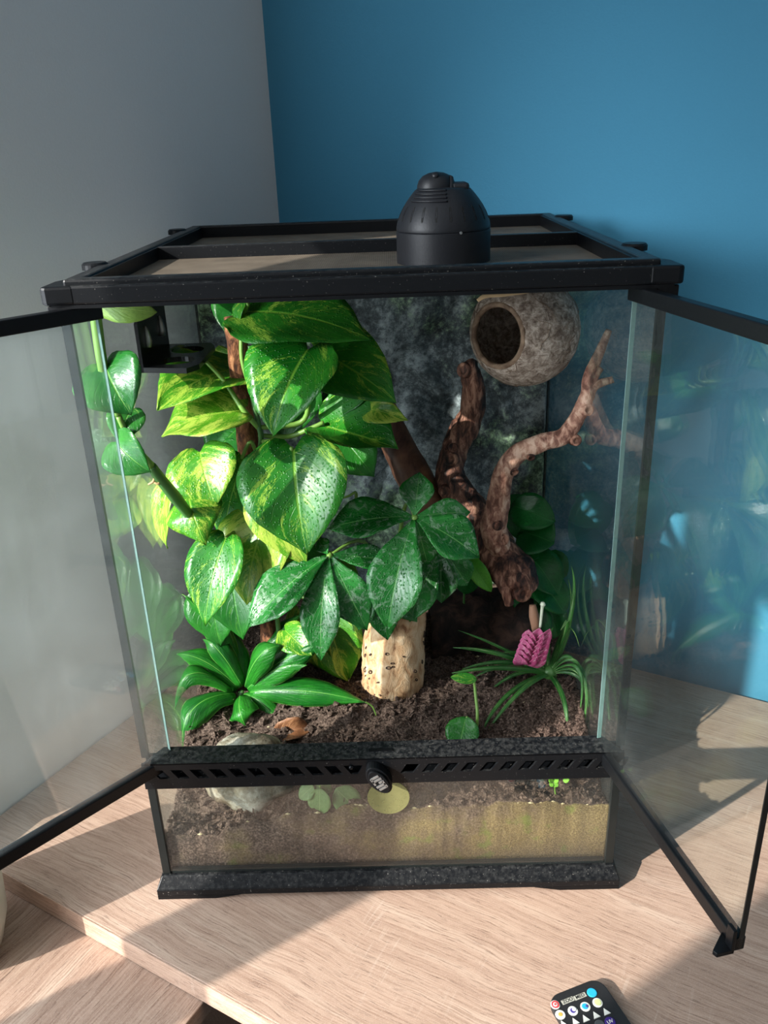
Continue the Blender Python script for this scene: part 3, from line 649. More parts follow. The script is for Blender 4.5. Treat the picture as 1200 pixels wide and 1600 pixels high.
for (p, d) in (((0.2109,0.2160,0.3885,0.0054), (.3, -1, .1)), ((0.2198,0.2140,0.4222,0.0056), (.3, -1, .1)), ((0.1648,0.2220,0.3708,0.0041), (.1, -1, -.5)), ((0.1470,0.2280,0.3539,0.0045), (.3, -1, -.4)), ((0.0858,0.3120,0.3365,0.0076), (-.3, -1, .3)), ((0.0896,0.3220,0.3473,0.0053), (.1, -1, .4)), ((0.1000,0.3220,0.4411,0.0080), (-.7, -.8, .3)), ((0.1390,0.2320,0.2681,0.0065), (.1, -1, .3)), ((0.1603,0.2220,0.2058,0.0095), (.4, -1, -.1)), ((0.0740,0.2950,0.3014,0.0068), (-.6, -1, .1)), ((0.1315,0.2260,0.2877,0.0053), (-.2, -1, .2))):
    r = p[3] * 1.15; c = V(p[:3]); dd = V(d).normalized()
    hs = [h for h in (w_.ray_cast(c + dd * .06, -dd, .1)[0] for w_ in WBV) if h]
    if hs: c = max(hs, key=lambda h: h.dot(dd))
    k = MB().lathe([(r * 1.1, -.006), (r, .0), (r * .92, .0022), (r * .62, .0026), (r * .45, .0004), (r * .15, 0.001)], c, d, 14).build('knot', BR if p[2] < .42 or p[0] < .12 else BRL, dw, True)
MB().tube([(0.1291,0.2400,0.2304,0.0052), (0.1423,0.2250,0.2089,0.0073), (0.1460,0.2220,0.1895,0.0052)], 10, 5, .2, 90).build('split_ridge', BR, dw, True)
rt = MB().tube([(0.0074,0.3700,0.3927,0.0156), (0.0215,0.3550,0.3464,0.0219), (0.0451,0.3350,0.3030,0.0250), (0.0745,0.3100,0.2532,0.0265), (0.0987,0.3000,0.2051,0.0236)], 16, 8, .1, 30, .75)
prop(rt.build('leaning_wood', m_bark('smooth_brown_wood', [srgb(58, 36, 28), srgb(104, 70, 54), srgb(150, 106, 78)], .5, (.5, .5, .25), 45, .5), None, True), 'smooth brown leaning piece of wood behind the broad palmate leaves', 'driftwood')
# cork arch (dark hide) behind the swollen trunk
m = MB(); P = []; F = []; N1, N2 = 18, 16; A0 = V((.058, .295, .098)); A1 = V((.185, .30, .098))
for lay in (0, 1):
    for i in range(N1 + 1):
        u = i / N1; c = A0 + (A1 - A0) * u
        for j in range(N2 + 1):
            t = PI * j / N2; r = (.066 if lay == 0 else .055) * (1 + .14 * noise.noise(V((u * 5, t * 3, lay * 4))) + .08 * noise.noise(V((u * 14, t * 9, 2))))
            P.append(c + V((0, -math.cos(t) * r * .85, math.sin(t) * r)))
st = (N1 + 1) * (N2 + 1); id_ = lambda l, i, j: l * st + i * (N2 + 1) + j
for l in (0, 1):
    for i in range(N1):
        for j in range(N2): F.append((id_(l, i, j), id_(l, i + 1, j), id_(l, i + 1, j + 1), id_(l, i, j + 1)))
for i in range(N1):
    for j in (0, N2): F.append((id_(0, i, j), id_(0, i + 1, j), id_(1, i + 1, j), id_(1, i, j)))
for j in range(N2):
    for i in (0, N1): F.append((id_(0, i, j), id_(0, i, j + 1), id_(1, i, j + 1), id_(1, i, j)))
m.add(P, F); o = m.build('bark_hide', m_bark('dark_cork_bark', [srgb(14, 9, 8), srgb(38, 26, 22), srgb(74, 52, 42)], .8, (1, 1, 1), 50, 1), None, True)
prop(o, 'dark arched bark hide lying on the soil behind the swollen trunk', 'bark hide')

# ------------------------------------------------------------------ coconut shell
cc = V((.159, .252, .4975)); ax = V((-.738, -.754, .06)).normalized(); RO, RI = .0568, .0515
co_ = empty('coconut_shell', cc - V((0, 0, RO)), 'hollow brown coconut shell with round entrance hung under the lid', 'coconut shell')
def m_coco():
    t = NT('coconut_husk'); co = t.obj(); a = t.noise(co, 130, 8, .75, .5); f = t.noise(t.n('Mapping', {'Vector': co, 'Scale': (1, 1, 9), 'Rotation': (.2, -.15, 0)}).outputs[0], 60, 4); s = t.noise(co, 300, 2)
    c = t.ramp(a, [(.38, srgb(104, 88, 76)), (.5, srgb(160, 144, 130)), (.62, srgb(208, 194, 180))])
    c = t.mix(t.math('MULTIPLY', t.smooth(f, .6, .68), .45), c, srgb(86, 66, 52))
    c = t.mix(t.math('MULTIPLY', t.smooth(s, .76, .79), .7), c, srgb(225, 220, 205))
    return t.done(t.bsdf(c, .8, .3, t.bump(t.math('ADD', a, t.math('MULTIPLY', f, .4)), .8, .0028)))
qa = V((0, 0, 1)).rotation_difference(ax); th0, th1 = math.radians(35.5), math.radians(166); N1, N2 = 30, 48; P = []; F = []
def sph(th, ph, R):
    w = V((math.sin(th) * math.cos(ph), math.sin(th) * math.sin(ph), math.cos(th))); d = qa @ w
    return cc + V((d.x, d.y, d.z * 1.0)) * R * (1 + (.012 * noise.noise(d * 9) + .006 * noise.noise(d * 24)))
prof = [(th0 + (th1 - th0) * i / N1, RO) for i in range(N1 + 1)] + [(th1 - (th1 - th0) * i / N1, RI) for i in range(N1 + 1)]
for th, R in prof:
    for j in range(N2): P.append(sph(th, 2 * PI * j / N2, R))
K = len(prof)
for i in range(K):
    for j in range(N2): F.append((i * N2 + j, i * N2 + (j + 1) % N2, ((i + 1) % K) * N2 + (j + 1) % N2, ((i + 1) % K) * N2 + j))
m = MB(); m.add(P, F); m.build('shell', m_coco(), co_, True)
RIMT = m_bark('cut_shell_rim', [srgb(96, 74, 58), srgb(150, 126, 104)], .7, (1, 1, 1), 90, .4)
m = MB(); pts = [sph(th0 - .01, 2 * PI * j / 40, (RO + RI) / 2) for j in range(41)]
m.tube([(*p, .0031) for p in pts], 8, 2).build('entrance_rim', RIMT, co_, True)
m = MB(); fb = random.Random(5)
for i in range(16):
    th = fb.uniform(.7, 2.2); p0 = fb.uniform(0, 6.3); m.tube([(*sph(th + .05 * k * fb.uniform(-1, 1), p0 + k * .12, RO + .0007), .0003) for k in range(6)], 4, 2)
m.build('husk_fibres', RIMT, co_, True)['kind'] = 'stuff'
m = MB().tube([(0.1051,0.2050,0.5381,0.0019), (0.1137,0.2050,0.5426,0.0028), (0.1329,0.2100,0.5430,0.0034), (0.1605,0.2200,0.5430,0.0016)], 8, 5, .1, 80, .6); m.build('cut_top_edge', m_plain('pale_shell_cut', srgb(206, 176, 134), .6, .15, 80), co_, True)
m = MB(); m.tube([(.159, .252, .5475, .0012), (.16, .25, .56, .0011), (.159, .252, .586, .0011)], 6, 4).build('hanging_cord', RIMT, co_, True)

# ------------------------------------------------------------------ stones and litter
def stone(name, c, r, mat, seed, label, cat, nz=.22):
    bmm = bmesh.new(); bmesh.ops.create_icosphere(bmm, subdivisions=4, radius=1)
    for v in bmm.verts:
        d = v.co.normalized(); k = 1 + nz * noise.noise(d * 1.6 + V((seed, 0, 0))) + nz * .35 * noise.noise(d * 5 + V((0, seed, 0))); v.co = V((d.x * r[0] * k, d.y * r[1] * k, d.z * r[2] * k)) + V(c)
    me = bpy.data.meshes.new(name); bmm.to_mesh(me); bmm.free(); o = link(name, me, mat, None, True); return prop(o, label, cat)
def m_stone():
    t = NT('pale_grey_stone'); co = t.obj(); a = t.noise(co, 30, 7, .65); f = t.noise(co, 170, 5, .7)
    c = t.ramp(a, [(.36, srgb(92, 78, 60)), (.5, srgb(140, 130, 112)), (.64, srgb(190, 186, 174))]); c = t.mix(t.math('MULTIPLY', t.smooth(f, .5, .7), .5), c, srgb(120, 100, 74))
    return t.done(t.bsdf(c, .75, .35, t.bump(t.math('ADD', a, f), .6, .003)))
stone('large_stone', (-.138, .05, .104), (.043, .034, .042), m_stone(), 2.3, 'pale grey rounded stone pressed behind the front glass at the left', 'stone')
dl = empty('dried_leaf', (-0.0932,0.0780,0.1250), 'crumpled brown dead leaf lying on the soil', 'dead leaf')
DLM = m_leaf('dead_leaf_brown', srgb(84, 48, 28), srgb(142, 92, 58), srgb(172, 122, 84), .3, 0, .6, .3, trans=.1)
leaf(dl, (-0.1154,0.1180,0.0975),(-0.0797,0.1200,0.1025),0.0236, DLM, 'oval', 0, .3, .5, wave=.12, name='leaf_blade')

# ------------------------------------------------------------------ plant materials
PG = m_leaf('pothos_green', srgb(22, 104, 26), srgb(58, 150, 42), srgb(166, 206, 76), .26, 1.3)
PV = m_leaf('pothos_variegated', srgb(44, 124, 26), srgb(86, 162, 40), srgb(180, 206, 78), .42, .9)
PY = m_leaf('pothos_lime', srgb(56, 132, 24), srgb(104, 166, 38), srgb(184, 204, 84), .58, .6)
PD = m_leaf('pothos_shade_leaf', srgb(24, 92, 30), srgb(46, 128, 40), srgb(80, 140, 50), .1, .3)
VN = m_leaf('vine_green', srgb(28, 104, 40), srgb(66, 140, 58), srgb(140, 186, 90), .06, 0, .22)
VL = m_leaf('vine_underside', srgb(110, 150, 60), srgb(140, 176, 74), srgb(170, 196, 96), .2, 0, .4)
PA = m_leaf('palmate_leaf', srgb(22, 100, 34), srgb(48, 146, 58), srgb(140, 195, 116), 0, 1.6, .22, 1.0, residue=.32, vfreq=34)
DR = m_leaf('blade_leaf', srgb(20, 96, 30), srgb(52, 144, 42), srgb(140, 196, 96), 0, .2, .3, .05, trans=.25, stripe=.6)
BM = m_leaf('narrow_leaf', srgb(28, 88, 34), srgb(70, 140, 56), srgb(160, 196, 120), .2, 0, .3, 0, trans=.2, stripe=.5)
DKL = m_leaf('dark_glossy_leaf', srgb(16, 84, 36), srgb(30, 116, 48), srgb(60, 120, 60), 0, .3, .25, .5, trans=.2)
SG = m_plain('green_stem', srgb(112, 150, 66), .4, .15, 120, .1); SD = m_plain('dark_green_stem', srgb(60, 104, 48), .45, .15, 120, .1); SB = m_plain('tan_stem', srgb(178, 150, 104), .55, .15, 120, .1)

# ------------------------------------------------------------------ pothos on its coir pole
po = empty('pothos', (-.125, .19, .11), 'large variegated climbing vine with heart-shaped leaves on a coir pole', 'plant')
MB().tube([(-.128, .205, .09, .011), (-.129, .205, .2, .0115), (-.131, .206, .32, .011), (-.132, .207, .43, .0115), (-.133, .208, .53, .010)], 16, 10, .14, 150).build('coir_pole', m_bark('coir', [srgb(60, 34, 22), srgb(120, 74, 48), srgb(168, 116, 80)], .9, (1, 1, .5), 160, 1), po, True)
stem(po, [(-.118, .195, .1, .003), (-.117, .193, .2, .003), (-0.1259,0.1900,0.3509,0.0027), (-0.1145,0.1850,0.4086,0.0029), (-0.1159,0.1850,0.4289,0.0029), (-0.1200,0.1900,0.4671,0.0025), (-0.1175,0.1900,0.5053,0.0025)], SD, 'main_stem')
S = lambda *p: stem(po, list(p), SG)
leaf(po, (-0.1167,0.1900,0.5385),(0.0021,0.1450,0.5158),0.1050, PG, arc=.08, fold=.06, hint=(-.1, -.42, .9))
leaf(po, (-0.0581,0.1550,0.5085),(-0.0906,0.1150,0.4364),0.0962, PG, roll=6, arc=.12, fold=.14)
leaf(po, (-0.0533,0.1800,0.5022),(0.0239,0.1500,0.4542),0.0784, PG, roll=-8, arc=.1, fold=.12)
leaf(po, (-0.0508,0.1900,0.4251),(0.0238,0.1600,0.4044),0.0874, PG, roll=-22, arc=.06, fold=.34)
leaf(po, (-0.0051,0.1900,0.4370),(0.0347,0.1700,0.4305),0.0292, PY, roll=10, arc=.2, fold=.2)
leaf(po, (-0.0738,0.1150,0.4234),(-0.0637,0.0750,0.3328),0.1070, PG, roll=0, arc=.10, fold=.13)
leaf(po, (-0.1045,0.1400,0.3827),(-0.0693,0.1150,0.3018),0.0659, PY, roll=10, arc=.1)
leaf(po, (-0.1322,0.1800,0.4442),(-0.2091,0.1650,0.4239),0.0949, PY, roll=24, arc=.1, fold=.12)
leaf(po, (-.138, .245, .472), (-.207, .158, .452), .112, PV, roll=0, arc=.10, hint=(0, -.35, 1))
leaf(po, (-0.1720,0.2800,0.4763),(-0.1504,0.2700,0.4210),0.0531, PY, roll=0, arc=.05)
leaf(po, (-0.1732,0.1650,0.4066),(-0.1566,0.1350,0.3580),0.0753, PV, roll=0, arc=.1, fold=.08)
leaf(po, (-0.1841,0.1450,0.3671),(-0.1664,0.1150,0.3275),0.0585, PV, roll=-8, arc=.22, fold=-.15)
leaf(po, (-0.2083,0.1650,0.3736),(-0.2150,0.1500,0.3086),0.0403, PY, roll=30, arc=.1)
leaf(po, (-0.1348,0.1800,0.3932),(-0.1619,0.1600,0.3057),0.0492, PG, roll=-10, arc=.06, lobe=.06)
leaf(po, (-0.1492,0.1250,0.3291),(-0.1725,0.0950,0.2486),0.0620, PG, roll=0, arc=.1, fold=.1, lobe=.08)
leaf(po, (-0.1108,0.1500,0.3417),(-0.1357,0.1280,0.2525),0.0858, PY, roll=4, arc=.1)
leaf(po, (-0.0951,0.1600,0.2931),(-0.1281,0.1350,0.2323),0.0693, PY, roll=0, arc=.1)
leaf(po, (-0.0651,0.2150,0.1921),(-0.0414,0.1950,0.1089),0.0695, PV, roll=-10, arc=.12, fold=.2)
leaf(po, (-0.0937,0.2200,0.1902),(-0.0597,0.2000,0.1193),0.0578, PY, roll=20, arc=.14)
leaf(po, (-0.1078,0.1800,0.1894),(-0.0758,0.1500,0.1744),0.0365, PV, roll=0, arc=.1)
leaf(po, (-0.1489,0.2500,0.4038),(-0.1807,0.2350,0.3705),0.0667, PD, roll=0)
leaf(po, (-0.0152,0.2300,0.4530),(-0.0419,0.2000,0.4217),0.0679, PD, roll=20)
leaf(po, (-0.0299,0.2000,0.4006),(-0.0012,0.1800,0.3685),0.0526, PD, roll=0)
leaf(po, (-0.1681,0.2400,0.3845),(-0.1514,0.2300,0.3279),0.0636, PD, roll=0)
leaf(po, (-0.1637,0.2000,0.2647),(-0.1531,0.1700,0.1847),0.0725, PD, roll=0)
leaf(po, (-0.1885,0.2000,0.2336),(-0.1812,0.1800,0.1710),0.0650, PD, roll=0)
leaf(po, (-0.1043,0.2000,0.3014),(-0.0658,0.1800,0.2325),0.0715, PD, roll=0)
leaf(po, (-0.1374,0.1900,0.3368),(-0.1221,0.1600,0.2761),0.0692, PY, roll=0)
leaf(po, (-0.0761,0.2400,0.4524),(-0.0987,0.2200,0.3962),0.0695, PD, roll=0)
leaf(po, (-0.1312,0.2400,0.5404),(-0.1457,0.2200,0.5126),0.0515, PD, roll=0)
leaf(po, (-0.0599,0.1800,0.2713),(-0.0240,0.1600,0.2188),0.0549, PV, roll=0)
leaf(po, (-0.1194,0.1900,0.5483),(-0.1250,0.1800,0.5261),0.0207, PG, roll=30)
S((-0.1157,0.1850,0.4235,0.0029), (-0.1284,0.1800,0.4441,0.0029), (-0.1462,0.1900,0.4713,0.0022), (-0.1617,0.1900,0.4910,0.0019))
S((-0.1157,0.1850,0.4235,0.0026), (-0.0740,0.1950,0.4243,0.0029), (-0.0627,0.1850,0.4535,0.0025), (-0.0589,0.1600,0.5038,0.0018))
S((-0.1165,0.1850,0.4154,0.0023), (-0.0882,0.1950,0.4098,0.0026), (-0.0675,0.1900,0.4176,0.0026), (-0.0502,0.1900,0.4251,0.0023))
S((-0.1132,0.1850,0.4085,0.0023), (-0.0965,0.1600,0.4164,0.0025), (-0.0745,0.1160,0.4231,0.0021))
S((-0.1187,0.1900,0.4540,0.0022), (-0.1253,0.1850,0.4941,0.0022), (-0.1212,0.1900,0.5302,0.0022), (-0.1131,0.1800,0.5473,0.0018))
S((-0.1148,0.1900,0.4407,0.0022), (-0.0925,0.1700,0.4778,0.0022), (-0.0521,0.1800,0.5009,0.0018))
S((-0.1212,0.1900,0.3435,0.0027), (-0.1428,0.1700,0.3383,0.0030), (-0.1675,0.1700,0.3369,0.0026), (-0.1824,0.1480,0.3658,0.0022))
S((-0.1199,0.1900,0.3863,0.0023), (-0.1222,0.1700,0.4139,0.0019), (-0.1348,0.1800,0.3932,0.0019))
S((-0.1246,0.1900,0.3363,0.0024), (-0.1390,0.1700,0.3237,0.0023), (-0.1494,0.1260,0.3286,0.0019))
S((-0.1233,0.1900,0.3066,0.0024), (-0.1062,0.1800,0.3327,0.0023), (-0.1109,0.1600,0.3330,0.0020))
S((-0.1268,0.1900,0.2528,0.0024), (-0.0868,0.1800,0.2332,0.0024), (-0.0584,0.1500,0.2297,0.0020))
S((-0.0491,0.2000,0.2995,0.0014), (-0.0250,0.1900,0.3330,0.0017), (-0.0216,0.1900,0.3474,0.0017), (-0.0288,0.1850,0.3461,0.0013), (-0.0390,0.1850,0.3428,0.0010))

# trailing smooth vine by the left door
vi = empty('trailing_vine', (-0.2047,0.0900,0.3751), 'trailing vine with rounded glossy leaves hanging at the left front corner', 'plant')
stem(vi, [(-0.2112,0.0450,0.5795,0.0045), (-0.2125,0.0450,0.5606,0.0048), (-0.2136,0.0450,0.5299,0.0046), (-0.2145,0.0500,0.5021,0.0037), (-0.2107,0.0550,0.4785,0.0027)], SG, 'stem')
stem(vi, [(-0.1959,0.0750,0.4259,0.0045), (-0.1916,0.0850,0.4084,0.0052), (-0.1859,0.1000,0.3857,0.0060), (-0.1805,0.1300,0.3500,0.0044)], SD, 'stem')
stem(vi, [(-0.2107,0.0550,0.4785,0.0027), (-0.2051,0.0600,0.4540,0.0027), (-0.1959,0.0750,0.4259,0.0040)], SG, 'stem')
stem(vi, [(-0.1962,0.0850,0.4135,0.0017), (-0.1972,0.0800,0.4093,0.0014), (-0.2023,0.0800,0.4064,0.0009)], SB, 'aerial_root'); stem(vi, [(-0.1946,0.0850,0.4122,0.0017), (-0.1930,0.0800,0.4067,0.0014), (-0.1984,0.0800,0.4094,0.0009)], SB, 'aerial_root')
leaf(vi, (-0.2158,0.0500,0.5738),(-0.1616,0.0400,0.5658),0.0232, VL, 'oval', 40, .1, .05)
leaf(vi, (-0.2116,0.0450,0.5230),(-0.1913,0.0300,0.4860),0.0601, VN, 'heart', 0, .16, .16, lobe=.2)
leaf(vi, (-0.2039,0.0700,0.4794),(-0.2141,0.0550,0.4537),0.0328, VN, 'heart', -20, .2, .1)
leaf(vi, (-0.2171,0.0550,0.4561),(-0.1875,0.0450,0.4309),0.0414, VN, 'heart', 20, .15, .18, lobe=.1)
leaf(vi, (-0.2255,0.0700,0.4454),(-0.2150,0.0600,0.4261),0.0223, VL, 'oval', 0, .1)

# ------------------------------------------------------------------ palmate plant with swollen trunk
pa = empty('palmate_plant', (.009, .18, .11), 'plant with swollen pale trunk and large dark palmate leaves', 'plant')
tr_ob = MB().tube([(0.0081,0.1800,0.0974,0.0339), (0.0086,0.1800,0.1133,0.0351), (0.0108,0.1800,0.1392,0.0355), (0.0133,0.1800,0.1729,0.0343), (0.0185,0.1820,0.2045,0.0311), (0.0236,0.1850,0.2347,0.0245), (0.0278,0.1850,0.2659,0.0172), (0.0331,0.1800,0.2910,0.0088)], 28, 8, .045, 90).build('trunk', m_bark('pale_corky_bark', [srgb(142, 98, 66), srgb(196, 152, 112), srgb(214, 176, 136), srgb(226, 196, 160)], .75, (1, 1, .5), 110, 1.0), pa, True)
rn2 = random.Random(11); PIT = m_plain('dark_bark_pit', srgb(62, 42, 30), .8)
from mathutils.bvhtree import BVHTree
bvh = BVHTree.FromPolygons([v.co for v in tr_ob.data.vertices], [tuple(p.vertices) for p in tr_ob.data.polygons])
for k in range(22):
    t = math.radians(rn2.uniform(195, 350)); z = rn2.uniform(.125, .185); d = V((math.cos(t), math.sin(t), 0)); s_ = rn2.uniform(.5, 1.1)
    hit = bvh.ray_cast(V((.0095, .18, z)) + d * .08, -d)
    if hit[0]: MB().lathe([(.0034 * s_, -.004), (.0034 * s_, .0003), (.0026 * s_, .0009), (.0014 * s_, -.0001)], hit[0], d, 10, sq=rn2.uniform(.35, .8)).build('bark_pit', PIT, pa, True)
def palmate(base_top, hub, leaflets, mat=PA):
    e = leaf_parent = stem(pa, [base_top, ((base_top[0] + hub[0]) / 2 + .004, (base_top[1] + hub[1]) / 2, max(base_top[2], hub[2]) + .0, .002), (*hub, .0016)], SG, 'leaf_stalk')
    for (bt, tp_, w, roll, arc) in leaflets: leaf(e, bt, tp_, w, mat, 'obovate', roll, arc, .12, name='leaflet', hint=(-.15, -.6, .78))
    MB().lathe([(.0008, -.002), (.0032, -.001), (.0034, .0008), (.001, .0018)], hub, (-.15, -.6, .78), 12).build('leaf_hub', SG, e, True)
TT = (.012, .178, .235, .003)
palmate(TT, (-0.0470,0.1200,0.3099), [((-0.0483,0.1200,0.3099),(-0.1280,0.0850,0.2517),0.0503, 0, .1), ((-0.0476,0.1200,0.3099),(-0.0580,0.0750,0.2176),0.0416, 0, .12), ((-0.0464,0.1200,0.3099),(-0.0118,0.0850,0.2442),0.0415, 0, .1), ((-0.0457,0.1200,0.3098),(0.0178,0.1250,0.2981),0.0279, 0, .06), ((-0.0488,0.1200,0.3113),(-0.0594,0.1350,0.3214),0.0178, 0, .05)] and
    [(V(a), V(c), w, r, k) for (a, c, w, r, k) in ((*((-0.0483,0.1200,0.3099),(-0.1280,0.0850,0.2517),0.0503), 0, .1), (*((-0.0476,0.1200,0.3099),(-0.0580,0.0750,0.2176),0.0416), 0, .12), (*((-0.0464,0.1200,0.3099),(-0.0118,0.0850,0.2442),0.0415), 0, .1), (*((-0.0457,0.1200,0.3098),(0.0178,0.1250,0.2981),0.0279), 0, .06), (*((-0.0488,0.1200,0.3113),(-0.0594,0.1350,0.3214),0.0178), 0, .05))])
palmate(TT, (0.0379,0.1250,0.3463), [(V(a), V(c), w, r, k) for (a, c, w, r, k) in ((*((0.0380,0.1250,0.3476),(0.0445,0.1500,0.3832),0.0351), 0, .05), (*((0.0392,0.1250,0.3469),(0.0935,0.1400,0.3433),0.0289), 20, .08), (*((0.0392,0.1250,0.3449),(0.0992,0.1050,0.3097),0.0485), -6, .1), (*((0.0373,0.1250,0.3449),(0.0084,0.0800,0.2473),0.0573), 0, .12), (*((0.0367,0.1250,0.3463),(-0.0476,0.1250,0.3368),0.0513), 10, .08), (*((0.0394,0.1350,0.3391),(0.0504,0.1450,0.2854),0.0361), 0, .1))])
palmate(TT, (0.0672,0.1850,0.2799), [(V(a), V(c), w, r, k) for (a, c, w, r, k) in ((*((0.0672,0.1850,0.2784),(0.0656,0.1650,0.2271),0.0384), 0, .08), (*((0.0644,0.1850,0.2769),(0.0306,0.1550,0.2104),0.0411), 0, .1), (*((0.0699,0.1850,0.2783),(0.0948,0.1850,0.2363),0.0346), 0, .1))])
palmate(TT, (-0.0018,0.1650,0.2618), [(V(a), V(c), w, r, k) for (a, c, w, r, k) in ((*((-0.0006,0.1650,0.2580),(0.0068,0.1450,0.1951),0.0327), 0, .1), (*((-0.0033,0.1650,0.2581),(-0.0246,0.1550,0.2019),0.0301), 0, .1), (*((0.0019,0.1750,0.2526),(0.0388,0.1550,0.2101),0.0302), 0, .1))])

# ------------------------------------------------------------------ blade-leaved plant, lower left
dr = empty('rosette_plant', (-0.1642,0.1740,0.1100), 'low rosette plant with broad arching blade leaves at front left', 'plant')
def bl_(spec, w, sag, roll=0, mat=DR, par=dr, shape='blade', fold=.32, nm='leaf', **kw):
    return leaf(par, spec[0], spec[1], spec[2] if w is None else w, mat, shape, roll, .1, fold, wave=.05, sag=sag, name=nm, nu=18, nv=6, **kw)
for sp, sg_, rl in ((((-0.1693,0.1650,0.1167),(-0.2221,0.1200,0.0804),0.0356), (-.012, -.008, .022), 0), (((-0.1728,0.1700,0.1193),(-0.2336,0.1500,0.1097),0.0245), (-.01, 0, .034), 0), (((-0.1612,0.1600,0.1174),(-0.1515,0.1250,0.1035),0.0354), (0, -.012, .008), 0), (((-0.1492,0.1600,0.1222),(-0.0191,0.1300,0.1259),0.0325), (0, 0, .008), 0),
    (((-0.1664,0.1750,0.1182),(-0.2320,0.1800,0.1626),0.0290), (0, 0, .012), 0), (((-0.1618,0.1750,0.1206),(-0.2023,0.1900,0.1738),0.0261), (0, -.005, .018), 0), (((-0.1574,0.1750,0.1205),(-0.1098,0.1600,0.1814),0.0314), (0, -.01, .02), 0), (((-0.1537,0.1700,0.1204),(-0.0630,0.1500,0.1902),0.0353), (.0, 0, .008), 0),
    (((-0.1613,0.1800,0.1189),(-0.1778,0.2000,0.1879),0.0292), (0, 0, .0), 0), (((-0.1576,0.1800,0.1187),(-0.0913,0.2000,0.1976),0.0305), (0, 0, .01), 0), (((-0.1578,0.1650,0.1163),(-0.1073,0.1300,0.0844),0.0257), (.0, 0, .012), 0), (((-0.1717,0.1800,0.1174),(-0.2185,0.1900,0.2336),0.0316), (.01, 0, .008), 0), (((-0.1512,0.1700,0.1168),(-0.0822,0.1500,0.1623),0.0285), (0, 0, .012), 0)):
    bl_(sp, None, sg_, rl)
stem(dr, [(-0.1662,0.1720,0.0876,0.0066), (-0.1641,0.1740,0.1039,0.0066), (-0.1623,0.1780,0.1133,0.0029)], SD, 'crown_stem')
stem(dr, [(-0.0198,0.1300,0.1268,0.0010), (-0.0123,0.1280,0.1221,0.0009), (-0.0085,0.1260,0.1117,0.0007)], SG, 'leaf_tip')

# ------------------------------------------------------------------ air plant with pink bracts, lower right
br = empty('pink_bract_plant', (0.1836,0.1648,0.1250), 'tufted plant with narrow arching leaves and one pink flower spike', 'plant')
o0 = (0.1868,0.1750,0.1264)
for (tx, w, sg_) in (((0.0775,0.1600,0.1735), .010, (0, 0, .008)), ((0.0854,0.1900,0.1769), .006, (0, 0, .004)), ((0.0746,0.1400,0.1540), .010, (0, -.01, .014)), ((0.0865,0.1500,0.1518), .009, (0, 0, .012)), ((0.0977,0.1500,0.1397), .009, (0, 0, .014)), ((0.1007,0.1050,0.0905), .0085, (-.012, -.012, .022)), ((0.1061,0.1050,0.0971), .0085, (0, -.012, .024)), ((0.1952,0.1050,0.0891), .009, (.004, -.01, .014)),
                      ((0.2139,0.1200,0.0800), .009, (.018, 0, .036)), ((0.2209,0.1300,0.0684), .010, (.018, 0, .03)), ((0.2127,0.1300,0.0997), .008, (.014, 0, .034)), ((0.2260,0.1500,0.1015), .008, (.006, 0, .036)), ((0.2105,0.2000,0.2482), .008, (.012, 0, .01)), ((0.2123,0.2200,0.2216), .007, (.012, 0, .0)), ((0.1938,0.1600,0.1916), .008, (.012, 0, .034)), ((0.2174,0.1700,0.1642), .009, (.0, 0, .04)), ((0.1342,0.1800,0.1521), .008, (0, 0, .01)), ((0.1134,0.1500,0.1181), .008, (0, 0, .014)), ((0.2223,0.1600,0.1287), .008, (.0, 0, .026)), ((0.1943,0.2000,0.1713), .008, (-.004, 0, .01)), ((0.1784,0.2100,0.1573), .008, (-.008, 0, .01)), ((0.2152,0.1500,0.0669), .008, (.02, 0, .04))):
    leaf(br, o0, tx, w * .7, BM, 'strap', 0, .1, .25, wave=0, sag=sg_, nu=20, nv=4, curl=0)
MB().lathe([(.004, -.006), (.009, -.002), (.007, .006), (.002, .01)], o0, n=14).build('crown', SD, br, True)
PK = m_leaf('pink_bract', srgb(184, 66, 118), srgb(212, 110, 156), srgb(214, 160, 176), .3, 0, .5, .1, trans=.2)
f0 = V((0.1587,0.1650,0.1460)); f1 = V((0.1709,0.1650,0.1974)); fa = (f1 - f0); fl_ = stem(br, [(*o0, .0025), (*(f0 * .6 + V(o0) * .4), .0025), (*f0, .003), (*(f0 + fa * .6), .003)], SD, 'flower_spike')
for i in range(6):
    for sd_ in (-1, 1, 0):
        q0 = f0 + fa * (.02 + .12 * i) + V((sd_ * .003, -.002 - .001 * (sd_ == 0), 0)); q1 = q0 + fa * .36 + V((sd_ * (.0125 - .0008 * i), -.004, -.002 * abs(sd_)))
        leaf(fl_, q0, q1, .0165, PK, 'oval', 0, .12, .2, name='bract', nu=8, nv=4, hint=(sd_ * .5, -.8, .3))
stem(br, [(0.1693,0.1700,0.1863,0.0049), (0.1662,0.1720,0.2038,0.0056), (0.1649,0.1750,0.2157,0.0035)], m_plain('dry_brown', srgb(150, 110, 86), .7), 'dry_stalk'); stem(br, [(0.1724,0.1650,0.1933,0.0014), (0.1736,0.1650,0.2172,0.0017), (0.1741,0.1650,0.2211,0.0031), (0.1740,0.1650,0.2243,0.0017)], m_plain('pale_bud', srgb(206, 214, 190), .5), 'pale_bud')

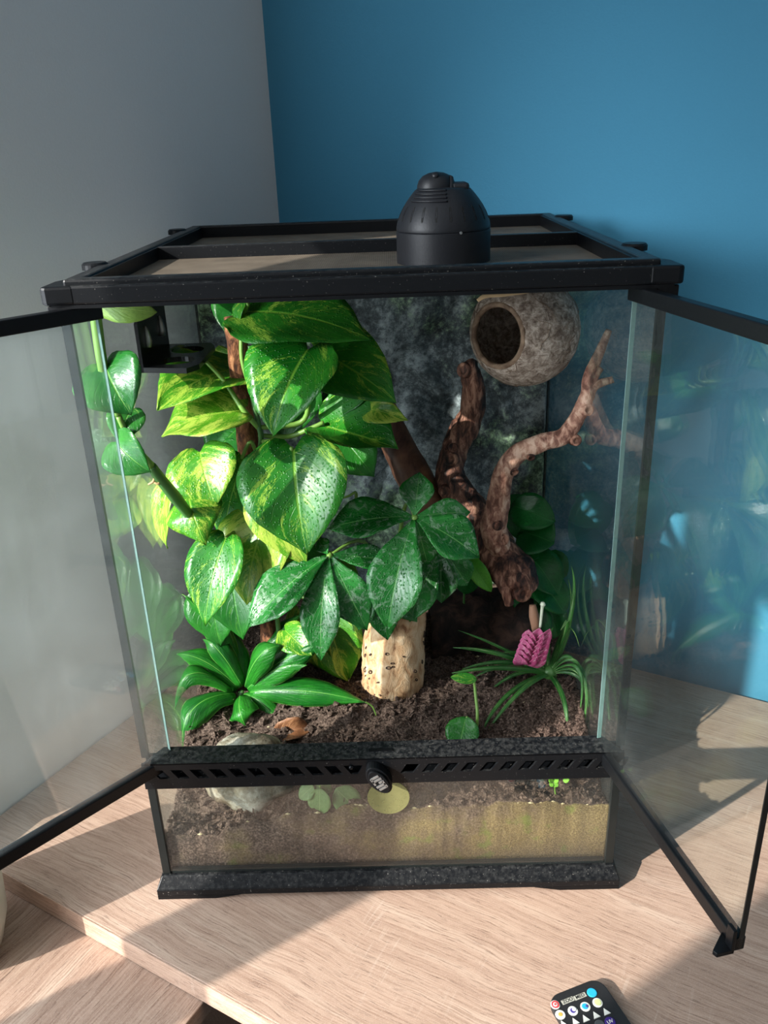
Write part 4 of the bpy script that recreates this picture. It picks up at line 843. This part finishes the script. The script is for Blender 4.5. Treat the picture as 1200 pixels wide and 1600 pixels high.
# ------------------------------------------------------------------ small seedlings
sd1 = empty('oval_leaf_seedling', (0.0983,0.1017,0.1000), 'small seedling with one oval wet leaf just behind the front ledge', 'seedling')
leaf(sd1, (0.0865,0.1000,0.1265),(0.0765,0.0750,0.1006),0.0360, m_leaf('seedling_leaf', srgb(22, 104, 30), srgb(52, 140, 46), srgb(150, 200, 110), 0, .9, .25, .7, residue=.15), 'oval', 0, .05, .06)
leaf(sd1, (0.0995,0.1200,0.1588),(0.0719,0.1200,0.1629),0.0122, PG, 'oval', 0, .05, .1)
stem(sd1, [(0.0956,0.0950,0.0970,0.0017), (0.0985,0.1000,0.1261,0.0017), (0.0978,0.1150,0.1437,0.0017), (0.0968,0.1200,0.1564,0.0014)], SG, 'stem'); stem(sd1, [(0.0956,0.0950,0.0970,0.0017), (0.0943,0.0970,0.1204,0.0013), (0.0865,0.1000,0.1265,0.0013)], SG, 'stem')
sd2 = empty('round_leaf_seedling', (-0.0644,0.0200,0.0778), 'pale green seedling pressed behind the front glass left of centre', 'seedling')
SL = m_leaf('pale_seedling_leaf', srgb(104, 140, 84), srgb(130, 164, 104), srgb(170, 194, 140), .1, 0, .5, .3)
for sp in (((-0.0617,0.0140,0.1120),(-0.0632,0.0100,0.0839),0.0248), ((-0.0465,0.0160,0.1097),(-0.0246,0.0120,0.0840),0.0274), ((-0.0682,0.0180,0.1118),(-0.0827,0.0160,0.0982),0.0162), ((-0.0672,0.0200,0.1116),(-0.0500,0.0180,0.1049),0.0149)): leaf(sd2, sp[0], sp[1], sp[2], SL, 'oval', 0, .05, .05)
stem(sd2, [(-0.0618,0.0220,0.0702,0.0013), (-0.0600,0.0200,0.0963,0.0013), (-0.0619,0.0170,0.1125,0.0009)], SG, 'stem')
sd3 = empty('bright_sprout', (0.1736,0.0200,0.0887), 'tiny bright green sprouts behind the front glass near the right corner', 'sprout')
LG = m_leaf('bright_sprout_leaf', srgb(120, 190, 50), srgb(150, 215, 70), srgb(190, 230, 110), .2, 0, .5)
for sp in (((0.1627,0.0140,0.1125),(0.1584,0.0120,0.1191),0.0055), ((0.1640,0.0140,0.1109),(0.1674,0.0120,0.1087),0.0055), ((0.1639,0.0140,0.1125),(0.1675,0.0120,0.1188),0.0055), ((0.1724,0.0140,0.1138),(0.1780,0.0120,0.1169),0.0055), ((0.1628,0.0140,0.1110),(0.1594,0.0120,0.1097),0.0049)): leaf(sd3, sp[0], sp[1], sp[2], LG, 'oval', 0, .05, .05, nu=8, nv=4)
stem(sd3, [(0.1700,0.0180,0.0770,0.0009), (0.1662,0.0160,0.0965,0.0009), (0.1639,0.0140,0.1125,0.0006)], SG, 'stem')

# ------------------------------------------------------------------ dark plant at the back right
dk = empty('dark_leaf_plant', (.19, .33, .108), 'dark glossy leafy plant in the back right corner behind the driftwood', 'plant')
for sp in (((0.1624,0.3300,0.2672),(0.2108,0.3000,0.2574),0.0467), ((0.1737,0.3200,0.2367),(0.2086,0.2900,0.2324),0.0624), ((0.1660,0.3200,0.2282),(0.1879,0.3300,0.2577),0.0475), ((0.1610,0.3100,0.2156),(0.1890,0.2800,0.2191),0.0358), ((0.1768,0.3100,0.2151),(0.2123,0.2700,0.1732),0.0516), ((0.1881,0.3000,0.1844),(0.2214,0.2700,0.1462),0.0472), ((0.1836,0.2900,0.1540),(0.1900,0.2600,0.1078),0.0395), ((0.1758,0.3400,0.2625),(0.1593,0.3300,0.2325),0.0399), ((0.1987,0.3200,0.2006),(0.2299,0.3100,0.1777),0.0432),
           ((0.1604,0.3000,0.1853),(0.1825,0.2800,0.1416),0.0396), ((0.2051,0.3000,0.1567),(0.2174,0.2800,0.1035),0.0352), ((0.1577,0.3500,0.2412),(0.1909,0.3600,0.2623),0.0405)): leaf(dk, sp[0], sp[1], sp[2], DKL, 'oval', random.uniform(-20, 20), .12, .12)
for q in (((0.1666,0.3300,0.2584,0.0020)), ((0.1777,0.3200,0.2348,0.0020)), ((0.1907,0.3000,0.1798,0.0020)), ((0.1836,0.2900,0.1540,0.0020))):
    stem(dk, [(.188, .33, .1, .002), ((q[0] + .188) / 2, .33, (q[2] + .12) / 2, .002), q], SD, 'stem')
fn = empty('fern_sprig', (0.1070,0.2400,0.2270), 'single bright feathery leaf in front of the dark bark hide', 'fern')
leaf(fn, (0.0985,0.2450,0.2429),(0.1263,0.2250,0.2053),0.0221, m_leaf('bright_fern', srgb(60, 150, 30), srgb(110, 190, 50), srgb(30, 90, 20), 0, 0, .4, 1.0, vfreq=60), 'oval', 0, .12, .1)
leaf(fn, (0.1042,0.2500,0.2303),(0.0972,0.2450,0.1926),0.0329, DKL, 'oval', 0, .1); stem(fn, [(0.0985,0.2450,0.2429,0.0015), (.1, .29, .14, .0015), (.1, .29, .1, .0015)], SD, 'stem')
